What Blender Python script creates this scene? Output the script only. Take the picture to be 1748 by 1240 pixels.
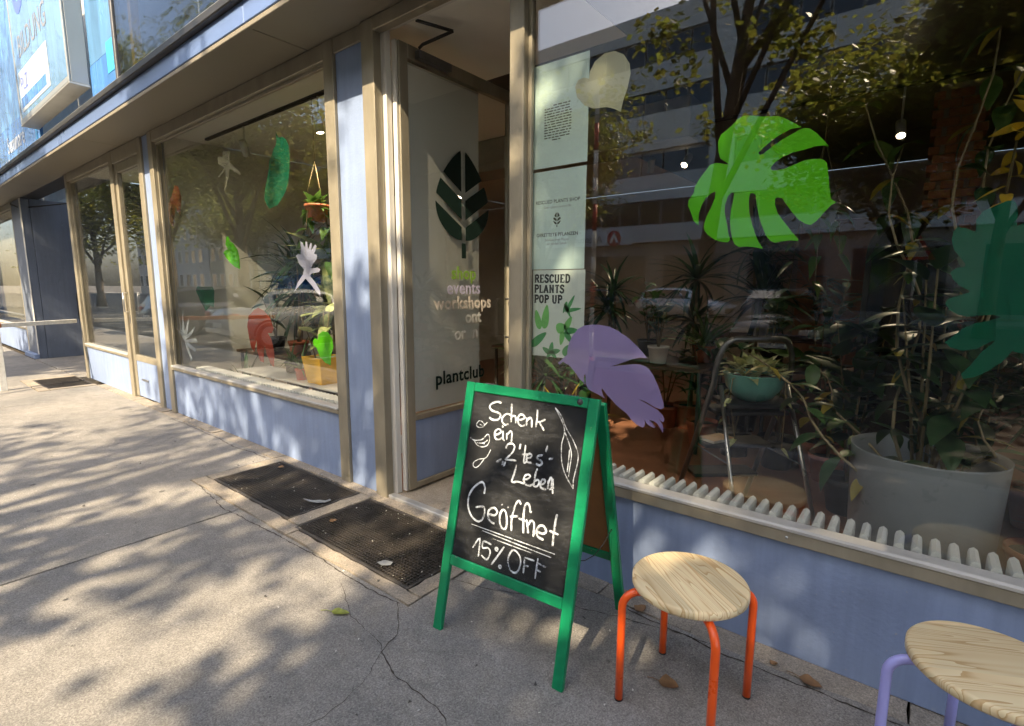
import bpy, bmesh, math, random
from mathutils import Vector, Matrix, Euler
R = math.radians
for o in list(bpy.data.objects):
    bpy.data.objects.remove(o)
S = bpy.context.scene
COL = S.collection

# ------------------------------------------------------------------ camera, sky, sun, exposure
cam_d = bpy.data.cameras.new('camera'); cam = bpy.data.objects.new('camera', cam_d); COL.objects.link(cam)
cam_d.sensor_width = 36.0; cam_d.sensor_fit = 'HORIZONTAL'; cam_d.lens = 36.0 * 885 / 1748
cam_d.clip_start = 0.05; cam_d.clip_end = 2000
pitch, yaw, roll = math.atan(131 / 885), R(38.4), R(0.27)
fwd = Vector((-math.sin(yaw) * math.cos(pitch), math.cos(yaw) * math.cos(pitch), -math.sin(pitch)))
rt = Vector((math.cos(yaw), math.sin(yaw), 0)); up = rt.cross(fwd)
rt = (rt * math.cos(roll) + up * math.sin(roll)).normalized(); up = rt.cross(fwd)
M = Matrix((rt, up, -fwd)).transposed().to_4x4(); M.translation = Vector((0, -2.086, 1.4))
cam.matrix_world = M
S.camera = cam

LIGHT = Vector((-0.185, 1.0, -0.885)).normalized()        # the way sunlight travels: into the shop, slightly to the left
sun_el = math.asin(-LIGHT.z)
W = bpy.data.worlds.new('World'); S.world = W; W.use_nodes = True
nt = W.node_tree; bg = nt.nodes['Background']
sky = nt.nodes.new('ShaderNodeTexSky'); sky.sky_type = 'NISHITA'; sky.sun_disc = False
sky.sun_elevation = sun_el; sky.sun_rotation = math.atan2(-LIGHT.x, -LIGHT.y)
sky.air_density = 1.0; sky.dust_density = 4.0; sky.ozone_density = 1.0
nt.links.new(sky.outputs[0], bg.inputs[0]); bg.inputs[1].default_value = 0.15
sd = bpy.data.lights.new('sun', 'SUN'); sun = bpy.data.objects.new('sun', sd); COL.objects.link(sun)
sd.energy = 4.2; sd.angle = R(0.55); sd.color = (1.0, 0.82, 0.57)
sun.rotation_euler = LIGHT.to_track_quat('-Z', 'Y').to_euler(); sun.location = (2, -20, 22)
S.view_settings.view_transform = 'Standard'; S.view_settings.look = 'None'
S.view_settings.exposure = 1.54; S.view_settings.gamma = 1.0; S.view_settings.use_curve_mapping = False
S.render.engine = 'CYCLES'
cy = S.cycles
cy.use_denoising = True
cy.max_bounces = 6; cy.diffuse_bounces = 4; cy.glossy_bounces = 3; cy.transmission_bounces = 3; cy.transparent_max_bounces = 16
cy.use_adaptive_sampling = True; cy.adaptive_threshold = 0.03; cy.adaptive_min_samples = 24
cy.sample_clamp_indirect = 6.0; cy.caustics_reflective = False; cy.caustics_refractive = False

# ------------------------------------------------------------------ helpers
def N(t, kind, **kw):
    n = t.nodes.new(kind)
    for k, v in kw.items():
        if k in n.inputs: n.inputs[k].default_value = v
        else: setattr(n, k, v)
    return n

MATS = {}
def pmat(name, col, rough=0.5, metal=0.0, var=0.12, scale=6.0, bump=0.0, bscale=60.0, spec=0.5, coat=0.0,
         sub=0.0, transl=0.0, island=0.0, emit=None, estr=0.0, stretch=None, col2=None, hue=0.0):
    """Principled material whose colour, gloss and relief vary with noise."""
    if name in MATS: return MATS[name]
    m = bpy.data.materials.new(name); m.use_nodes = True; t = m.node_tree
    b = t.nodes['Principled BSDF']; L = t.links.new
    tc = N(t, 'ShaderNodeTexCoord'); src = tc.outputs['Object']
    if stretch:
        mp = N(t, 'ShaderNodeMapping'); mp.inputs['Scale'].default_value = stretch; L(src, mp.inputs[0]); src = mp.outputs[0]
    no = N(t, 'ShaderNodeTexNoise', Scale=scale, Detail=6.0, Roughness=0.62); L(src, no.inputs['Vector'])
    rp = N(t, 'ShaderNodeMapRange'); rp.inputs['From Min'].default_value = 0.28; rp.inputs['From Max'].default_value = 0.72
    L(no.outputs[0], rp.inputs['Value'])
    mx = N(t, 'ShaderNodeMix', data_type='RGBA')
    a = [max(0, c * (1 - var)) for c in col]; d = [min(1, c * (1 + var)) for c in (col2 or col)]
    mx.inputs[6].default_value = (*a, 1); mx.inputs[7].default_value = (*d, 1)
    L(rp.outputs[0], mx.inputs[0]); out = mx.outputs[2]
    if island:
        ge = N(t, 'ShaderNodeNewGeometry'); hs = N(t, 'ShaderNodeHueSaturation')
        m1 = N(t, 'ShaderNodeMapRange'); m1.inputs['To Min'].default_value = 1 - island; m1.inputs['To Max'].default_value = 1 + island
        L(ge.outputs['Random Per Island'], m1.inputs['Value']); L(m1.outputs[0], hs.inputs['Value'])
        m2 = N(t, 'ShaderNodeMapRange'); m2.inputs['To Min'].default_value = 0.5 - hue; m2.inputs['To Max'].default_value = 0.5 + hue * .5
        L(ge.outputs['Random Per Island'], m2.inputs['Value']); L(m2.outputs[0], hs.inputs['Hue'])
        L(out, hs.inputs['Color']); out = hs.outputs[0]
    L(out, b.inputs['Base Color'])
    rr = N(t, 'ShaderNodeMapRange'); rr.inputs['To Min'].default_value = max(0.02, rough - 0.1); rr.inputs['To Max'].default_value = min(1, rough + 0.1)
    L(no.outputs[0], rr.inputs['Value']); L(rr.outputs[0], b.inputs['Roughness'])
    b.inputs['Metallic'].default_value = metal; b.inputs['Specular IOR Level'].default_value = spec; b.inputs['Coat Weight'].default_value = coat
    if emit: b.inputs['Emission Color'].default_value = (*emit, 1); b.inputs['Emission Strength'].default_value = estr
    if bump:
        n2 = N(t, 'ShaderNodeTexNoise', Scale=bscale, Detail=5.0); L(src, n2.inputs['Vector'])
        bp = N(t, 'ShaderNodeBump', Strength=bump, Distance=0.01); L(n2.outputs[0], bp.inputs['Height']); L(bp.outputs[0], b.inputs['Normal'])
    if transl:
        tr = N(t, 'ShaderNodeBsdfTranslucent'); L(out, tr.inputs[0]); ms = N(t, 'ShaderNodeMixShader'); ms.inputs[0].default_value = transl
        L(b.outputs[0], ms.inputs[1]); L(tr.outputs[0], ms.inputs[2]); L(ms.outputs[0], t.nodes['Material Output'].inputs[0])
    MATS[name] = m
    return m

def glass_mat(name, f0, tint=(1, 1, 1), wav=0.0, rough=0.0):
    """Thin clear pane: Schlick reflection over straight transmission, the same from both sides."""
    m = bpy.data.materials.new(name); m.use_nodes = True; t = m.node_tree; L = t.links.new
    t.nodes.remove(t.nodes['Principled BSDF'])
    g = N(t, 'ShaderNodeNewGeometry'); dt = N(t, 'ShaderNodeVectorMath', operation='DOT_PRODUCT')
    L(g.outputs['Normal'], dt.inputs[0]); L(g.outputs['Incoming'], dt.inputs[1])
    ab = N(t, 'ShaderNodeMath', operation='ABSOLUTE'); L(dt.outputs['Value'], ab.inputs[0])
    om = N(t, 'ShaderNodeMath', operation='SUBTRACT'); om.inputs[0].default_value = 1.0; L(ab.outputs[0], om.inputs[1])
    pw = N(t, 'ShaderNodeMath', operation='POWER'); pw.inputs[1].default_value = 5.0; L(om.outputs[0], pw.inputs[0])
    ma = N(t, 'ShaderNodeMath', operation='MULTIPLY_ADD'); ma.inputs[1].default_value = 1 - f0; ma.inputs[2].default_value = f0; L(pw.outputs[0], ma.inputs[0])
    tr = N(t, 'ShaderNodeBsdfTransparent'); tr.inputs[0].default_value = (*tint, 1)
    gl = N(t, 'ShaderNodeBsdfGlossy', Roughness=rough)
    if wav:
        tc = N(t, 'ShaderNodeTexCoord'); mp = N(t, 'ShaderNodeMapping'); mp.inputs['Scale'].default_value = (1.0, 1.0, 3.0)
        L(tc.outputs['Object'], mp.inputs[0])
        no = N(t, 'ShaderNodeTexNoise', Scale=2.2, Detail=1.0); L(mp.outputs[0], no.inputs['Vector'])
        bp = N(t, 'ShaderNodeBump', Strength=wav, Distance=0.02); L(no.outputs[0], bp.inputs['Height']); L(bp.outputs[0], gl.inputs['Normal'])
    mx = N(t, 'ShaderNodeMixShader'); L(ma.outputs[0], mx.inputs[0]); L(tr.outputs[0], mx.inputs[1]); L(gl.outputs[0], mx.inputs[2])
    L(mx.outputs[0], t.nodes['Material Output'].inputs[0])
    MATS[name] = m
    return m

class MB:
    """Collects faces, then builds ONE mesh object."""
    def __init__(s): s.v = []; s.f = []; s.sm = []
    def add(s, vs, fs, smooth=False):
        o = len(s.v); s.v += [tuple(p) for p in vs]; s.f += [tuple(i + o for i in f) for f in fs]; s.sm += [smooth] * len(fs); return s
    def box(s, x0, x1, y0, y1, z0, z1, M=None):
        vs = [Vector((x, y, z)) for z in (z0, z1) for y in (y0, y1) for x in (x0, x1)]
        if M: vs = [M @ v for v in vs]
        return s.add(vs, [(0, 2, 3, 1), (4, 5, 7, 6), (0, 1, 5, 4), (1, 3, 7, 5), (3, 2, 6, 7), (2, 0, 4, 6)])
    def cham(s, x0, x1, y0, y1, z0, z1, b=0.004, M=None):
        """Box with chamfered edges."""
        b = min(b, (x1 - x0) * .45, (y1 - y0) * .45, (z1 - z0) * .45)
        vs = []; ix = {}
        X = (x0, x1); Y = (y0, y1); Z = (z0, z1); sg = (1, -1)
        for i in range(2):
            for j in range(2):
                for k in range(2):
                    for a in range(3):
                        p = [X[i] + (0 if a == 0 else sg[i] * b), Y[j] + (0 if a == 1 else sg[j] * b), Z[k] + (0 if a == 2 else sg[k] * b)]
                        ix[i, j, k, a] = len(vs); vs.append(Vector(p))
        if M: vs = [M @ v for v in vs]
        fs = []
        for i in range(2):
            fs.append([ix[i, 0, 0, 0], ix[i, 1, 0, 0], ix[i, 1, 1, 0], ix[i, 0, 1, 0]][::1 if i else -1])
            fs.append([ix[0, i, 0, 1], ix[1, i, 0, 1], ix[1, i, 1, 1], ix[0, i, 1, 1]][::-1 if i else 1])
            fs.append([ix[0, 0, i, 2], ix[1, 0, i, 2], ix[1, 1, i, 2], ix[0, 1, i, 2]][::1 if i else -1])
        for i in range(2):
            for j in range(2):
                fs.append([ix[i, j, 0, 0], ix[i, j, 1, 0], ix[i, j, 1, 1], ix[i, j, 0, 1]])
                fs.append([ix[i, 0, j, 0], ix[i, 1, j, 0], ix[i, 1, j, 2], ix[i, 0, j, 2]])
                fs.append([ix[0, i, j, 1], ix[1, i, j, 1], ix[1, i, j, 2], ix[0, i, j, 2]])
                for k in range(2): fs.append([ix[i, j, k, 0], ix[i, j, k, 1], ix[i, j, k, 2]])
        return s.add(vs, fs)
    def tube(s, pts, r, n=10, cap=True, smooth=True):
        pts = [Vector(p) for p in pts]; rs = r if isinstance(r, (list, tuple)) else [r] * len(pts)
        vs = []; fs = []; prev = None
        for i, p in enumerate(pts):
            d = (pts[min(i + 1, len(pts) - 1)] - pts[max(i - 1, 0)]).normalized()
            if prev is None:
                a = d.orthogonal().normalized()
            else:
                a = (prev - d * prev.dot(d))
                a = a.normalized() if a.length > 1e-6 else d.orthogonal().normalized()
            prev = a; b = d.cross(a)
            for k in range(n):
                q = 2 * math.pi * k / n; vs.append(p + (a * math.cos(q) + b * math.sin(q)) * rs[i])
        for i in range(len(pts) - 1):
            for k in range(n):
                k2 = (k + 1) % n; fs.append((i * n + k, i * n + k2, (i + 1) * n + k2, (i + 1) * n + k))
        s.add(vs, fs, smooth)
        if cap:
            o = len(s.v) - len(vs); e = (len(pts) - 1) * n
            s.f += [tuple(o + k for k in reversed(range(n))), tuple(o + e + k for k in range(n))]; s.sm += [False, False]
        return s
    def lathe(s, prof, n=32, c=(0, 0, 0), smooth=True):
        vs = []; fs = []
        for r, z in prof:
            for k in range(n):
                q = 2 * math.pi * k / n; vs.append((c[0] + r * math.cos(q), c[1] + r * math.sin(q), c[2] + z))
        for i in range(len(prof) - 1):
            for k in range(n):
                k2 = (k + 1) % n; fs.append((i * n + k, i * n + k2, (i + 1) * n + k2, (i + 1) * n + k))
        return s.add(vs, fs, smooth)
    def disc(s, r, c, n=32, flip=False):
        vs = [(c[0] + r * math.cos(2 * math.pi * k / n), c[1] + r * math.sin(2 * math.pi * k / n), c[2]) for k in range(n)]
        return s.add(vs, [tuple(range(n))[::-1 if flip else 1]])
    def prism(s, poly, f0, f1):
        """Extrude a 2-D outline between the two maps f0(u,v), f1(u,v) -> point (both ends triangulated)."""
        from mathutils.geometry import tessellate_polygon
        n = len(poly); tri = tessellate_polygon([[Vector((u, v, 0)) for u, v in poly]])
        vs = [f0(u, v) for u, v in poly] + [f1(u, v) for u, v in poly]
        fs = [tuple(t) for t in tri] + [tuple(i + n for i in reversed(t)) for t in tri]
        fs += [(i, (i + 1) % n, n + (i + 1) % n, n + i) for i in range(n)]
        return s.add(vs, fs)
    def ribbon(s, pts, w, f):
        """Flat stroke of width w along 2-D points, mapped to space by f(u,v)."""
        n = len(pts); L = []; Rr = []
        for i in range(n):
            a = Vector(pts[max(i - 1, 0)]); b = Vector(pts[min(i + 1, n - 1)]); d = (b - a)
            d = d.normalized() if d.length > 1e-9 else Vector((1, 0)); q = Vector((-d.y, d.x)); ww = (w[i] if isinstance(w, list) else w) / 2
            p = Vector(pts[i]); L.append(p + q * ww); Rr.append(p - q * ww)
        vs = [f(*p) for p in L] + [f(*p) for p in Rr]
        return s.add(vs, [(n + i, n + i + 1, i + 1, i) for i in range(n - 1)])
    def mesh(s, name, mat=None, norm=True):
        me = bpy.data.meshes.new(name); me.from_pydata(s.v, [], s.f)
        me.polygons.foreach_set('use_smooth', s.sm)
        if mat: me.materials.append(mat)
        if norm and len(s.f) < 60000:
            bm = bmesh.new(); bm.from_mesh(me); bmesh.ops.recalc_face_normals(bm, faces=bm.faces); bm.to_mesh(me); bm.free()
        me.update(); return me
    def build(s, name, mat, parent=None, norm=True):
        return link(name, s.mesh(name, mat, norm), parent)

def link(name, me, parent=None, mw=None):
    o = bpy.data.objects.new(name, me); COL.objects.link(o)
    if mw is not None: o.matrix_local = mw
    if parent is not None:
        o.parent = parent; o.matrix_parent_inverse = Matrix.Translation(base_of(parent)).inverted()
    return o
BASE = {}
def base_of(p): return BASE.get(p.name, Vector((0, 0, 0)))
def tag(o, label=None, cat=None, group=None, kind=None):
    if label: o['label'] = label
    if cat: o['category'] = cat
    if group: o['group'] = group
    if kind: o['kind'] = kind
    return o
def thing(name, loc, label, cat, group=None, kind=None):
    o = bpy.data.objects.new(name, None); COL.objects.link(o); o.location = loc; o.empty_display_size = 0.1
    BASE[o.name] = Vector(loc)
    return tag(o, label, cat, group, kind)
def cbox(name, b, mat, parent=None, ch=0.004):
    return MB().cham(*b, b=ch).build(name, mat, parent)
def struct(name, mb, mat, parent=None):
    o = mb.build(name, mat, parent)
    if parent is None: o['kind'] = 'structure'
    return o
def basis(o, x, y, z):
    m = Matrix((x, y, z)).transposed().to_4x4(); m.translation = o; return m
def text(name, body, size, mat, parent, mw, ext=0.0006, bold=0.0, align='LEFT', sx=1.0, space=1.0, shear=0.0):
    cu = bpy.data.curves.new(name, 'FONT'); cu.body = body; cu.size = size; cu.extrude = ext; cu.offset = bold * size; cu.align_x = align
    cu.space_character = space; cu.resolution_u = 3; cu.shear = shear; cu.fill_mode = 'BOTH'
    tmp = bpy.data.objects.new(name, cu); me = bpy.data.meshes.new_from_object(tmp); me.name = name
    bpy.data.objects.remove(tmp); bpy.data.curves.remove(cu)
    me.materials.clear(); me.materials.append(mat); me.transform(mw @ Matrix.Diagonal((sx, 1, 1, 1)))
    return link(name, me, parent)
def smooth_line(pts, k=3):
    """Catmull-Rom through 2-D points."""
    P = [Vector(p) for p in pts]
    if len(P) < 3: return [tuple(P[0].lerp(P[1], i / k)) for i in range(k + 1)]
    o = []
    for i in range(len(P) - 1):
        p0 = P[max(i - 1, 0)]; p1 = P[i]; p2 = P[i + 1]; p3 = P[min(i + 2, len(P) - 1)]
        for j in range(k):
            t = j / k
            o.append(tuple(0.5 * ((2 * p1) + (p2 - p0) * t + (2 * p0 - 5 * p1 + 4 * p2 - p3) * t * t + (3 * p1 - p0 - 3 * p2 + p3) * t ** 3)))
    o.append(tuple(P[-1])); return o
def arc(c, r, a0, a1, n, ax, ay):
    return [Vector(c) + (Vector(ax) * math.cos(a0 + (a1 - a0) * i / n) + Vector(ay) * math.sin(a0 + (a1 - a0) * i / n)) * r for i in range(n + 1)]

def painted(name, col, rough, sc=((.36, .39, .44), (.40, .38, .34), (.16, .16, .17)), st=(9, 9, .9)):
    """Old wall paint: cloudy tone, rain streaks, pale scuffs and small chips."""
    m = bpy.data.materials.new(name); m.use_nodes = True; t = m.node_tree; L = t.links.new; b = t.nodes['Principled BSDF']
    tc = N(t, 'ShaderNodeTexCoord'); mp = N(t, 'ShaderNodeMapping'); mp.inputs['Scale'].default_value = st; L(tc.outputs['Object'], mp.inputs[0])
    n1 = N(t, 'ShaderNodeTexNoise', Scale=1.1, Detail=6.0, Roughness=.6); L(tc.outputs['Object'], n1.inputs['Vector']); n2 = N(t, 'ShaderNodeTexNoise', Scale=1.6, Detail=5.0, Roughness=.65); L(mp.outputs[0], n2.inputs['Vector'])
    n3 = N(t, 'ShaderNodeTexNoise', Scale=11.0, Detail=8.0, Roughness=.75, Distortion=.6); L(tc.outputs['Object'], n3.inputs['Vector']); n4 = N(t, 'ShaderNodeTexNoise', Scale=55.0, Detail=3.0); L(tc.outputs['Object'], n4.inputs['Vector'])
    cur = None
    for n, lo, hi, a, c in ((n1, .3, .7, .86, 1.12), (n2, .35, .7, .90, 1.08)):
        r = N(t, 'ShaderNodeMapRange'); r.inputs['From Min'].default_value = lo; r.inputs['From Max'].default_value = hi; r.inputs['To Min'].default_value = a; r.inputs['To Max'].default_value = c; L(n.outputs[0], r.inputs['Value'])
        mx = N(t, 'ShaderNodeMix', data_type='RGBA', blend_type='MULTIPLY'); mx.inputs[0].default_value = 1
        if cur is None: mx.inputs[6].default_value = (*col, 1)
        else: L(cur, mx.inputs[6])
        L(r.outputs[0], mx.inputs[7]); cur = mx.outputs[2]
    for n, lo, hi, c, k in ((n3, .62, .74, sc[0], .5), (n4, .70, .76, sc[1], .55), (n3, .20, .30, sc[2], .6)):
        r = N(t, 'ShaderNodeMapRange'); r.inputs['From Min'].default_value = lo; r.inputs['From Max'].default_value = hi; r.inputs['To Max'].default_value = k
        if lo < .5: r.inputs['To Min'].default_value = k; r.inputs['To Max'].default_value = 0
        L(n.outputs[0], r.inputs['Value']); mx = N(t, 'ShaderNodeMix', data_type='RGBA'); L(r.outputs[0], mx.inputs[0]); L(cur, mx.inputs[6]); mx.inputs[7].default_value = (*c, 1); cur = mx.outputs[2]
    L(cur, b.inputs['Base Color']); b.inputs['Specular IOR Level'].default_value = .4
    rr = N(t, 'ShaderNodeMapRange'); rr.inputs['To Min'].default_value = rough - .15; rr.inputs['To Max'].default_value = rough + .2; L(n3.outputs[0], rr.inputs['Value']); L(rr.outputs[0], b.inputs['Roughness'])
    bp = N(t, 'ShaderNodeBump', Strength=.12, Distance=.01); L(n4.outputs[0], bp.inputs['Height']); b2 = N(t, 'ShaderNodeBump', Strength=.25, Distance=.03); L(n1.outputs[0], b2.inputs['Height']); L(bp.outputs[0], b2.inputs['Normal']); L(b2.outputs[0], b.inputs['Normal'])
    MATS[name] = m; return m
# ------------------------------------------------------------------ materials
BLUE = painted('blue_paint', (0.235, 0.305, 0.47), 0.5)
TAN = pmat('champagne_aluminium', (0.30, 0.268, 0.20), 0.42, metal=0.25, var=0.20, scale=7, bump=0.05, bscale=90, stretch=(1, 1, .35))
TANW = pmat('worn_aluminium_lip', (0.50, 0.49, 0.46), 0.45, metal=0.35, var=0.16, scale=5)
WHITEP = pmat('white_paint', (0.62, 0.60, 0.55), 0.5, var=0.08, scale=4)
OFFW = pmat('interior_white', (0.80, 0.78, 0.70), 0.7, var=0.05, scale=2)
SOFF = pmat('soffit_board', (0.22, 0.195, 0.148), 0.55, var=0.08, scale=1.5)
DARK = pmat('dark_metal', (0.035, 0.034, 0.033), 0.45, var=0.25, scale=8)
BLACKP = pmat('black_plastic', (0.012, 0.012, 0.013), 0.5, var=0.2)
RUBBER = pmat('tyre_rubber', (0.02, 0.02, 0.02), 0.85, var=0.2)
CHROME = pmat('brushed_metal', (0.55, 0.55, 0.55), 0.3, metal=1.0, var=0.1, scale=20)
GREYM = pmat('grey_metal', (0.16, 0.16, 0.165), 0.4, metal=0.6, var=0.15, scale=10)
GLASS = glass_mat('shop_glass', 0.096, (0.96, 0.97, 0.955), wav=0.006)
GLASS2 = glass_mat('old_glass', 0.09, (0.85, 0.89, 0.88), wav=0.03)
TERRA = pmat('terracotta', (0.42, 0.13, 0.06), 0.7, var=0.15, scale=9, bump=0.1)
SOIL = pmat('soil', (0.035, 0.022, 0.014), 0.95, var=0.4, scale=40, bump=0.6, bscale=80)
LEAFD = pmat('leaf_dark', (0.028, 0.075, 0.022), 0.35, var=0.35, scale=9, transl=0.18)
LEAFM = pmat('leaf_mid', (0.07, 0.15, 0.03), 0.38, var=0.35, scale=9, transl=0.25)
LEAFY = pmat('leaf_yellow', (0.34, 0.27, 0.035), 0.42, var=0.25, scale=12, transl=0.3)
LEAFV = pmat('leaf_variegated', (0.08, 0.17, 0.035), 0.38, var=0.2, scale=26, transl=0.2, col2=(0.42, 0.43, 0.20))
STEM = pmat('stem', (0.20, 0.15, 0.07), 0.7, var=0.3, scale=14)
PALEV = pmat('pale_vine', (0.27, 0.21, 0.12), 0.65, var=0.3, scale=14)

# ------------------------------------------------------------------ concrete and asphalt
def concrete(name, base, warm, grain=1.0):
    m = bpy.data.materials.new(name); m.use_nodes = True; t = m.node_tree; L = t.links.new; b = t.nodes['Principled BSDF']
    tc = N(t, 'ShaderNodeTexCoord'); ob = N(t, 'ShaderNodeObjectInfo')
    n1 = N(t, 'ShaderNodeTexNoise', Scale=0.9, Detail=6.0, Roughness=0.6); n2 = N(t, 'ShaderNodeTexNoise', Scale=150.0, Detail=4.0, Roughness=0.8)
    n3 = N(t, 'ShaderNodeTexNoise', Scale=9.0, Detail=7.0, Roughness=0.7); vo = N(t, 'ShaderNodeTexVoronoi', Scale=210.0)
    st = N(t, 'ShaderNodeTexVoronoi', Scale=2.6)
    for n in (n1, n2, n3, vo, st): L(tc.outputs['Object'], n.inputs['Vector'])
    r1 = N(t, 'ShaderNodeValToRGB'); e = r1.color_ramp.elements
    e[0].position = 0.3; e[0].color = (*[c * 0.72 for c in base], 1); e[1].position = 0.7; e[1].color = (*warm, 1)
    L(n1.outputs[0], r1.inputs[0])
    r2 = N(t, 'ShaderNodeMapRange'); r2.inputs['From Min'].default_value = .33; r2.inputs['From Max'].default_value = .67
    r2.inputs['To Min'].default_value = 0.55; r2.inputs['To Max'].default_value = 1.38; L(n2.outputs[0], r2.inputs['Value'])
    r3 = N(t, 'ShaderNodeMapRange'); r3.inputs['From Min'].default_value = .3; r3.inputs['From Max'].default_value = .7
    r3.inputs['To Min'].default_value = 0.80; r3.inputs['To Max'].default_value = 1.14; L(n3.outputs[0], r3.inputs['Value'])
    # pale and dark aggregate grains
    r4 = N(t, 'ShaderNodeMapRange'); r4.inputs['To Min'].default_value = 0.62; r4.inputs['To Max'].default_value = 1.4; L(vo.outputs['Color'], r4.inputs['Value'])
    # old chewing-gum and oil spots
    r5 = N(t, 'ShaderNodeMapRange'); r5.inputs['From Min'].default_value = 0.035; r5.inputs['From Max'].default_value = 0.06
    r5.inputs['To Min'].default_value = 0.42; r5.inputs['To Max'].default_value = 1.0; L(st.outputs['Distance'], r5.inputs['Value'])
    cur = r1.outputs[0]
    for r in (r2, r3, r4, r5):
        mx = N(t, 'ShaderNodeMix', data_type='RGBA', blend_type='MULTIPLY'); mx.inputs[0].default_value = grain if r in (r2, r4) else 1.0
        L(cur, mx.inputs[6]); L(r.outputs[0], mx.inputs[7]); cur = mx.outputs[2]
    L(cur, b.inputs['Base Color']); b.inputs['Roughness'].default_value = 0.88; b.inputs['Specular IOR Level'].default_value = 0.25
    bp = N(t, 'ShaderNodeBump', Strength=0.5, Distance=0.004); L(n2.outputs[0], bp.inputs['Height'])
    b2 = N(t, 'ShaderNodeBump', Strength=0.35, Distance=0.02); L(n3.outputs[0], b2.inputs['Height']); L(bp.outputs[0], b2.inputs['Normal']); L(b2.outputs[0], b.inputs['Normal'])
    MATS[name] = m
    return m
CONC = concrete('pavement_concrete', (0.265, 0.258, 0.245), (0.33, 0.305, 0.27), 0.8)
CONC2 = concrete('edging_concrete', (0.30, 0.27, 0.23), (0.42, 0.36, 0.28), 0.7)
ASPH = concrete('asphalt', (0.05, 0.05, 0.052), (0.065, 0.064, 0.062), 0.9)
GAP = pmat('joint_dirt', (0.055, 0.045, 0.035), 0.95, var=0.4, scale=20, bump=0.5)

rnd = random.Random(4)
# the ground sheet to the horizon, the road on it, the pavement in front of the shop
struct('ground', MB().add([(-600, -600, -0.16), (600, -600, -0.16), (600, 600, -0.16), (-600, 600, -0.16)], [(0, 1, 2, 3)]), pmat('earth', (0.10, 0.09, 0.075), 0.95, scale=0.5))
struct('road', MB().add([(-120, -24.2, -0.13), (60, -24.2, -0.13), (60, -2.75, -0.13), (-120, -2.75, -0.13)], [(0, 1, 2, 3)]), ASPH)
mk = MB()
for i in range(26):
    x = -60 + i * 2.5
    if -7 < x < 4: continue                               # worn away here
    mk.add([(x, -8.2, -0.126), (x + .12, -8.2, -0.126), (x + .12, -3.6, -0.126), (x, -3.6, -0.126)], [(0, 1, 2, 3)])
struct('parking_markings', mk, pmat('road_paint', (0.62, 0.62, 0.60), 0.7, var=0.3, scale=12))
kb = struct('kerb', MB().cham(-120, 60, -2.75, -2.58, -0.16, 0.0, b=.015), pmat('granite_kerb', (0.30, 0.29, 0.28), 0.7, var=0.25, scale=30, bump=0.2))
struct('far_pavement', MB().box(-120, 60, -28, -24.2, -0.15, 0.0), CONC)
pv = struct('pavement', MB().add([(-120, -2.58, -0.10), (60, -2.58, -0.10), (60, 2.0, -0.10), (-120, 2.0, -0.10)], [(0, 1, 2, 3)]), GAP)

def slab(x0, x1, y0, y1, mat=CONC, jit=0.006, z=0.0, name='slab', cut=None, d=0.16):
    """Slab with slightly uneven worn edges; cut = (cx0, cx1, cy) corner bay left out along the facade side."""
    def edge(a, b):
        a = Vector(a); b = Vector(b); n = max(2, int((b - a).length / d)); q = Vector((-(b - a).y, (b - a).x)).normalized()
        return [a.lerp(b, i / n) + q * rnd.uniform(-jit, jit) * (0 if i == 0 else 1) for i in range(n)]
    if cut:
        cx0, cx1, cyy = cut; P = [(x0, y0), (x1, y0), (x1, y1)] + ([(cx1, y1)] if cx1 < x1 - .01 else []) + [(cx1, cyy), (cx0, cyy)] + ([(cx0, y1), (x0, y1)] if cx0 > x0 + .01 else [])
        if cx1 >= x1 - .01: P = [(x0, y0), (x1, y0), (x1, cyy), (cx0, cyy), (cx0, y1), (x0, y1)]
        if cx0 <= x0 + .01: P = [(x0, y0), (x1, y0), (x1, y1), (cx1, y1), (cx1, cyy), (x0, cyy)]
    else: P = [(x0, y0), (x1, y0), (x1, y1), (x0, y1)]
    out = []
    for i in range(len(P)): out += edge(P[i], P[(i + 1) % len(P)])
    mb = MB().prism([tuple(p) for p in out], lambda u, v: (u, v, z), lambda u, v: (u, v, -0.15))
    return mb.build(name, mat, pv)
G = 0.007
# big cast slabs; the bays cut out hold the gratings
slab(-30, -17.6 - G, -2.58, -0.11); slab(-17.6, -13.1 - G, -2.58, -0.11)
slab(-13.1, -8.15 - G, -2.58, -0.11, cut=(-10.25, -9.0, -0.72))
slab(-8.15, -3.27 - G, -2.58, -0.11, cut=(-4.06, -3.27 - G, -0.72))
slab(-3.27, 1.7, -2.58, -0.11, cut=(-3.27, -1.66, -0.72)); slab(1.7 + G, 6.6, -2.58, -0.11); slab(6.6 + G, 20, -2.58, -0.11)
# the recess in front of the next shop
slab(-13.0, -9.95, -0.10, 1.6, z=0.004)
# broken mortar edging along the foot of the facade: short uneven lengths
x = -8.99
while x < 6:
    w = rnd.uniform(0.25, 0.75)
    if x < -4.06 < x + w: w = -4.06 - x
    if not (-4.06 < x + w / 2 < -1.6):
        slab(x, x + w - rnd.uniform(0.003, 0.008), -0.10 - rnd.uniform(0, .012), 0.03, CONC2, 0.009, rnd.uniform(-0.006, 0.008), 'edging_piece', d=.06)
    x += w
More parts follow.
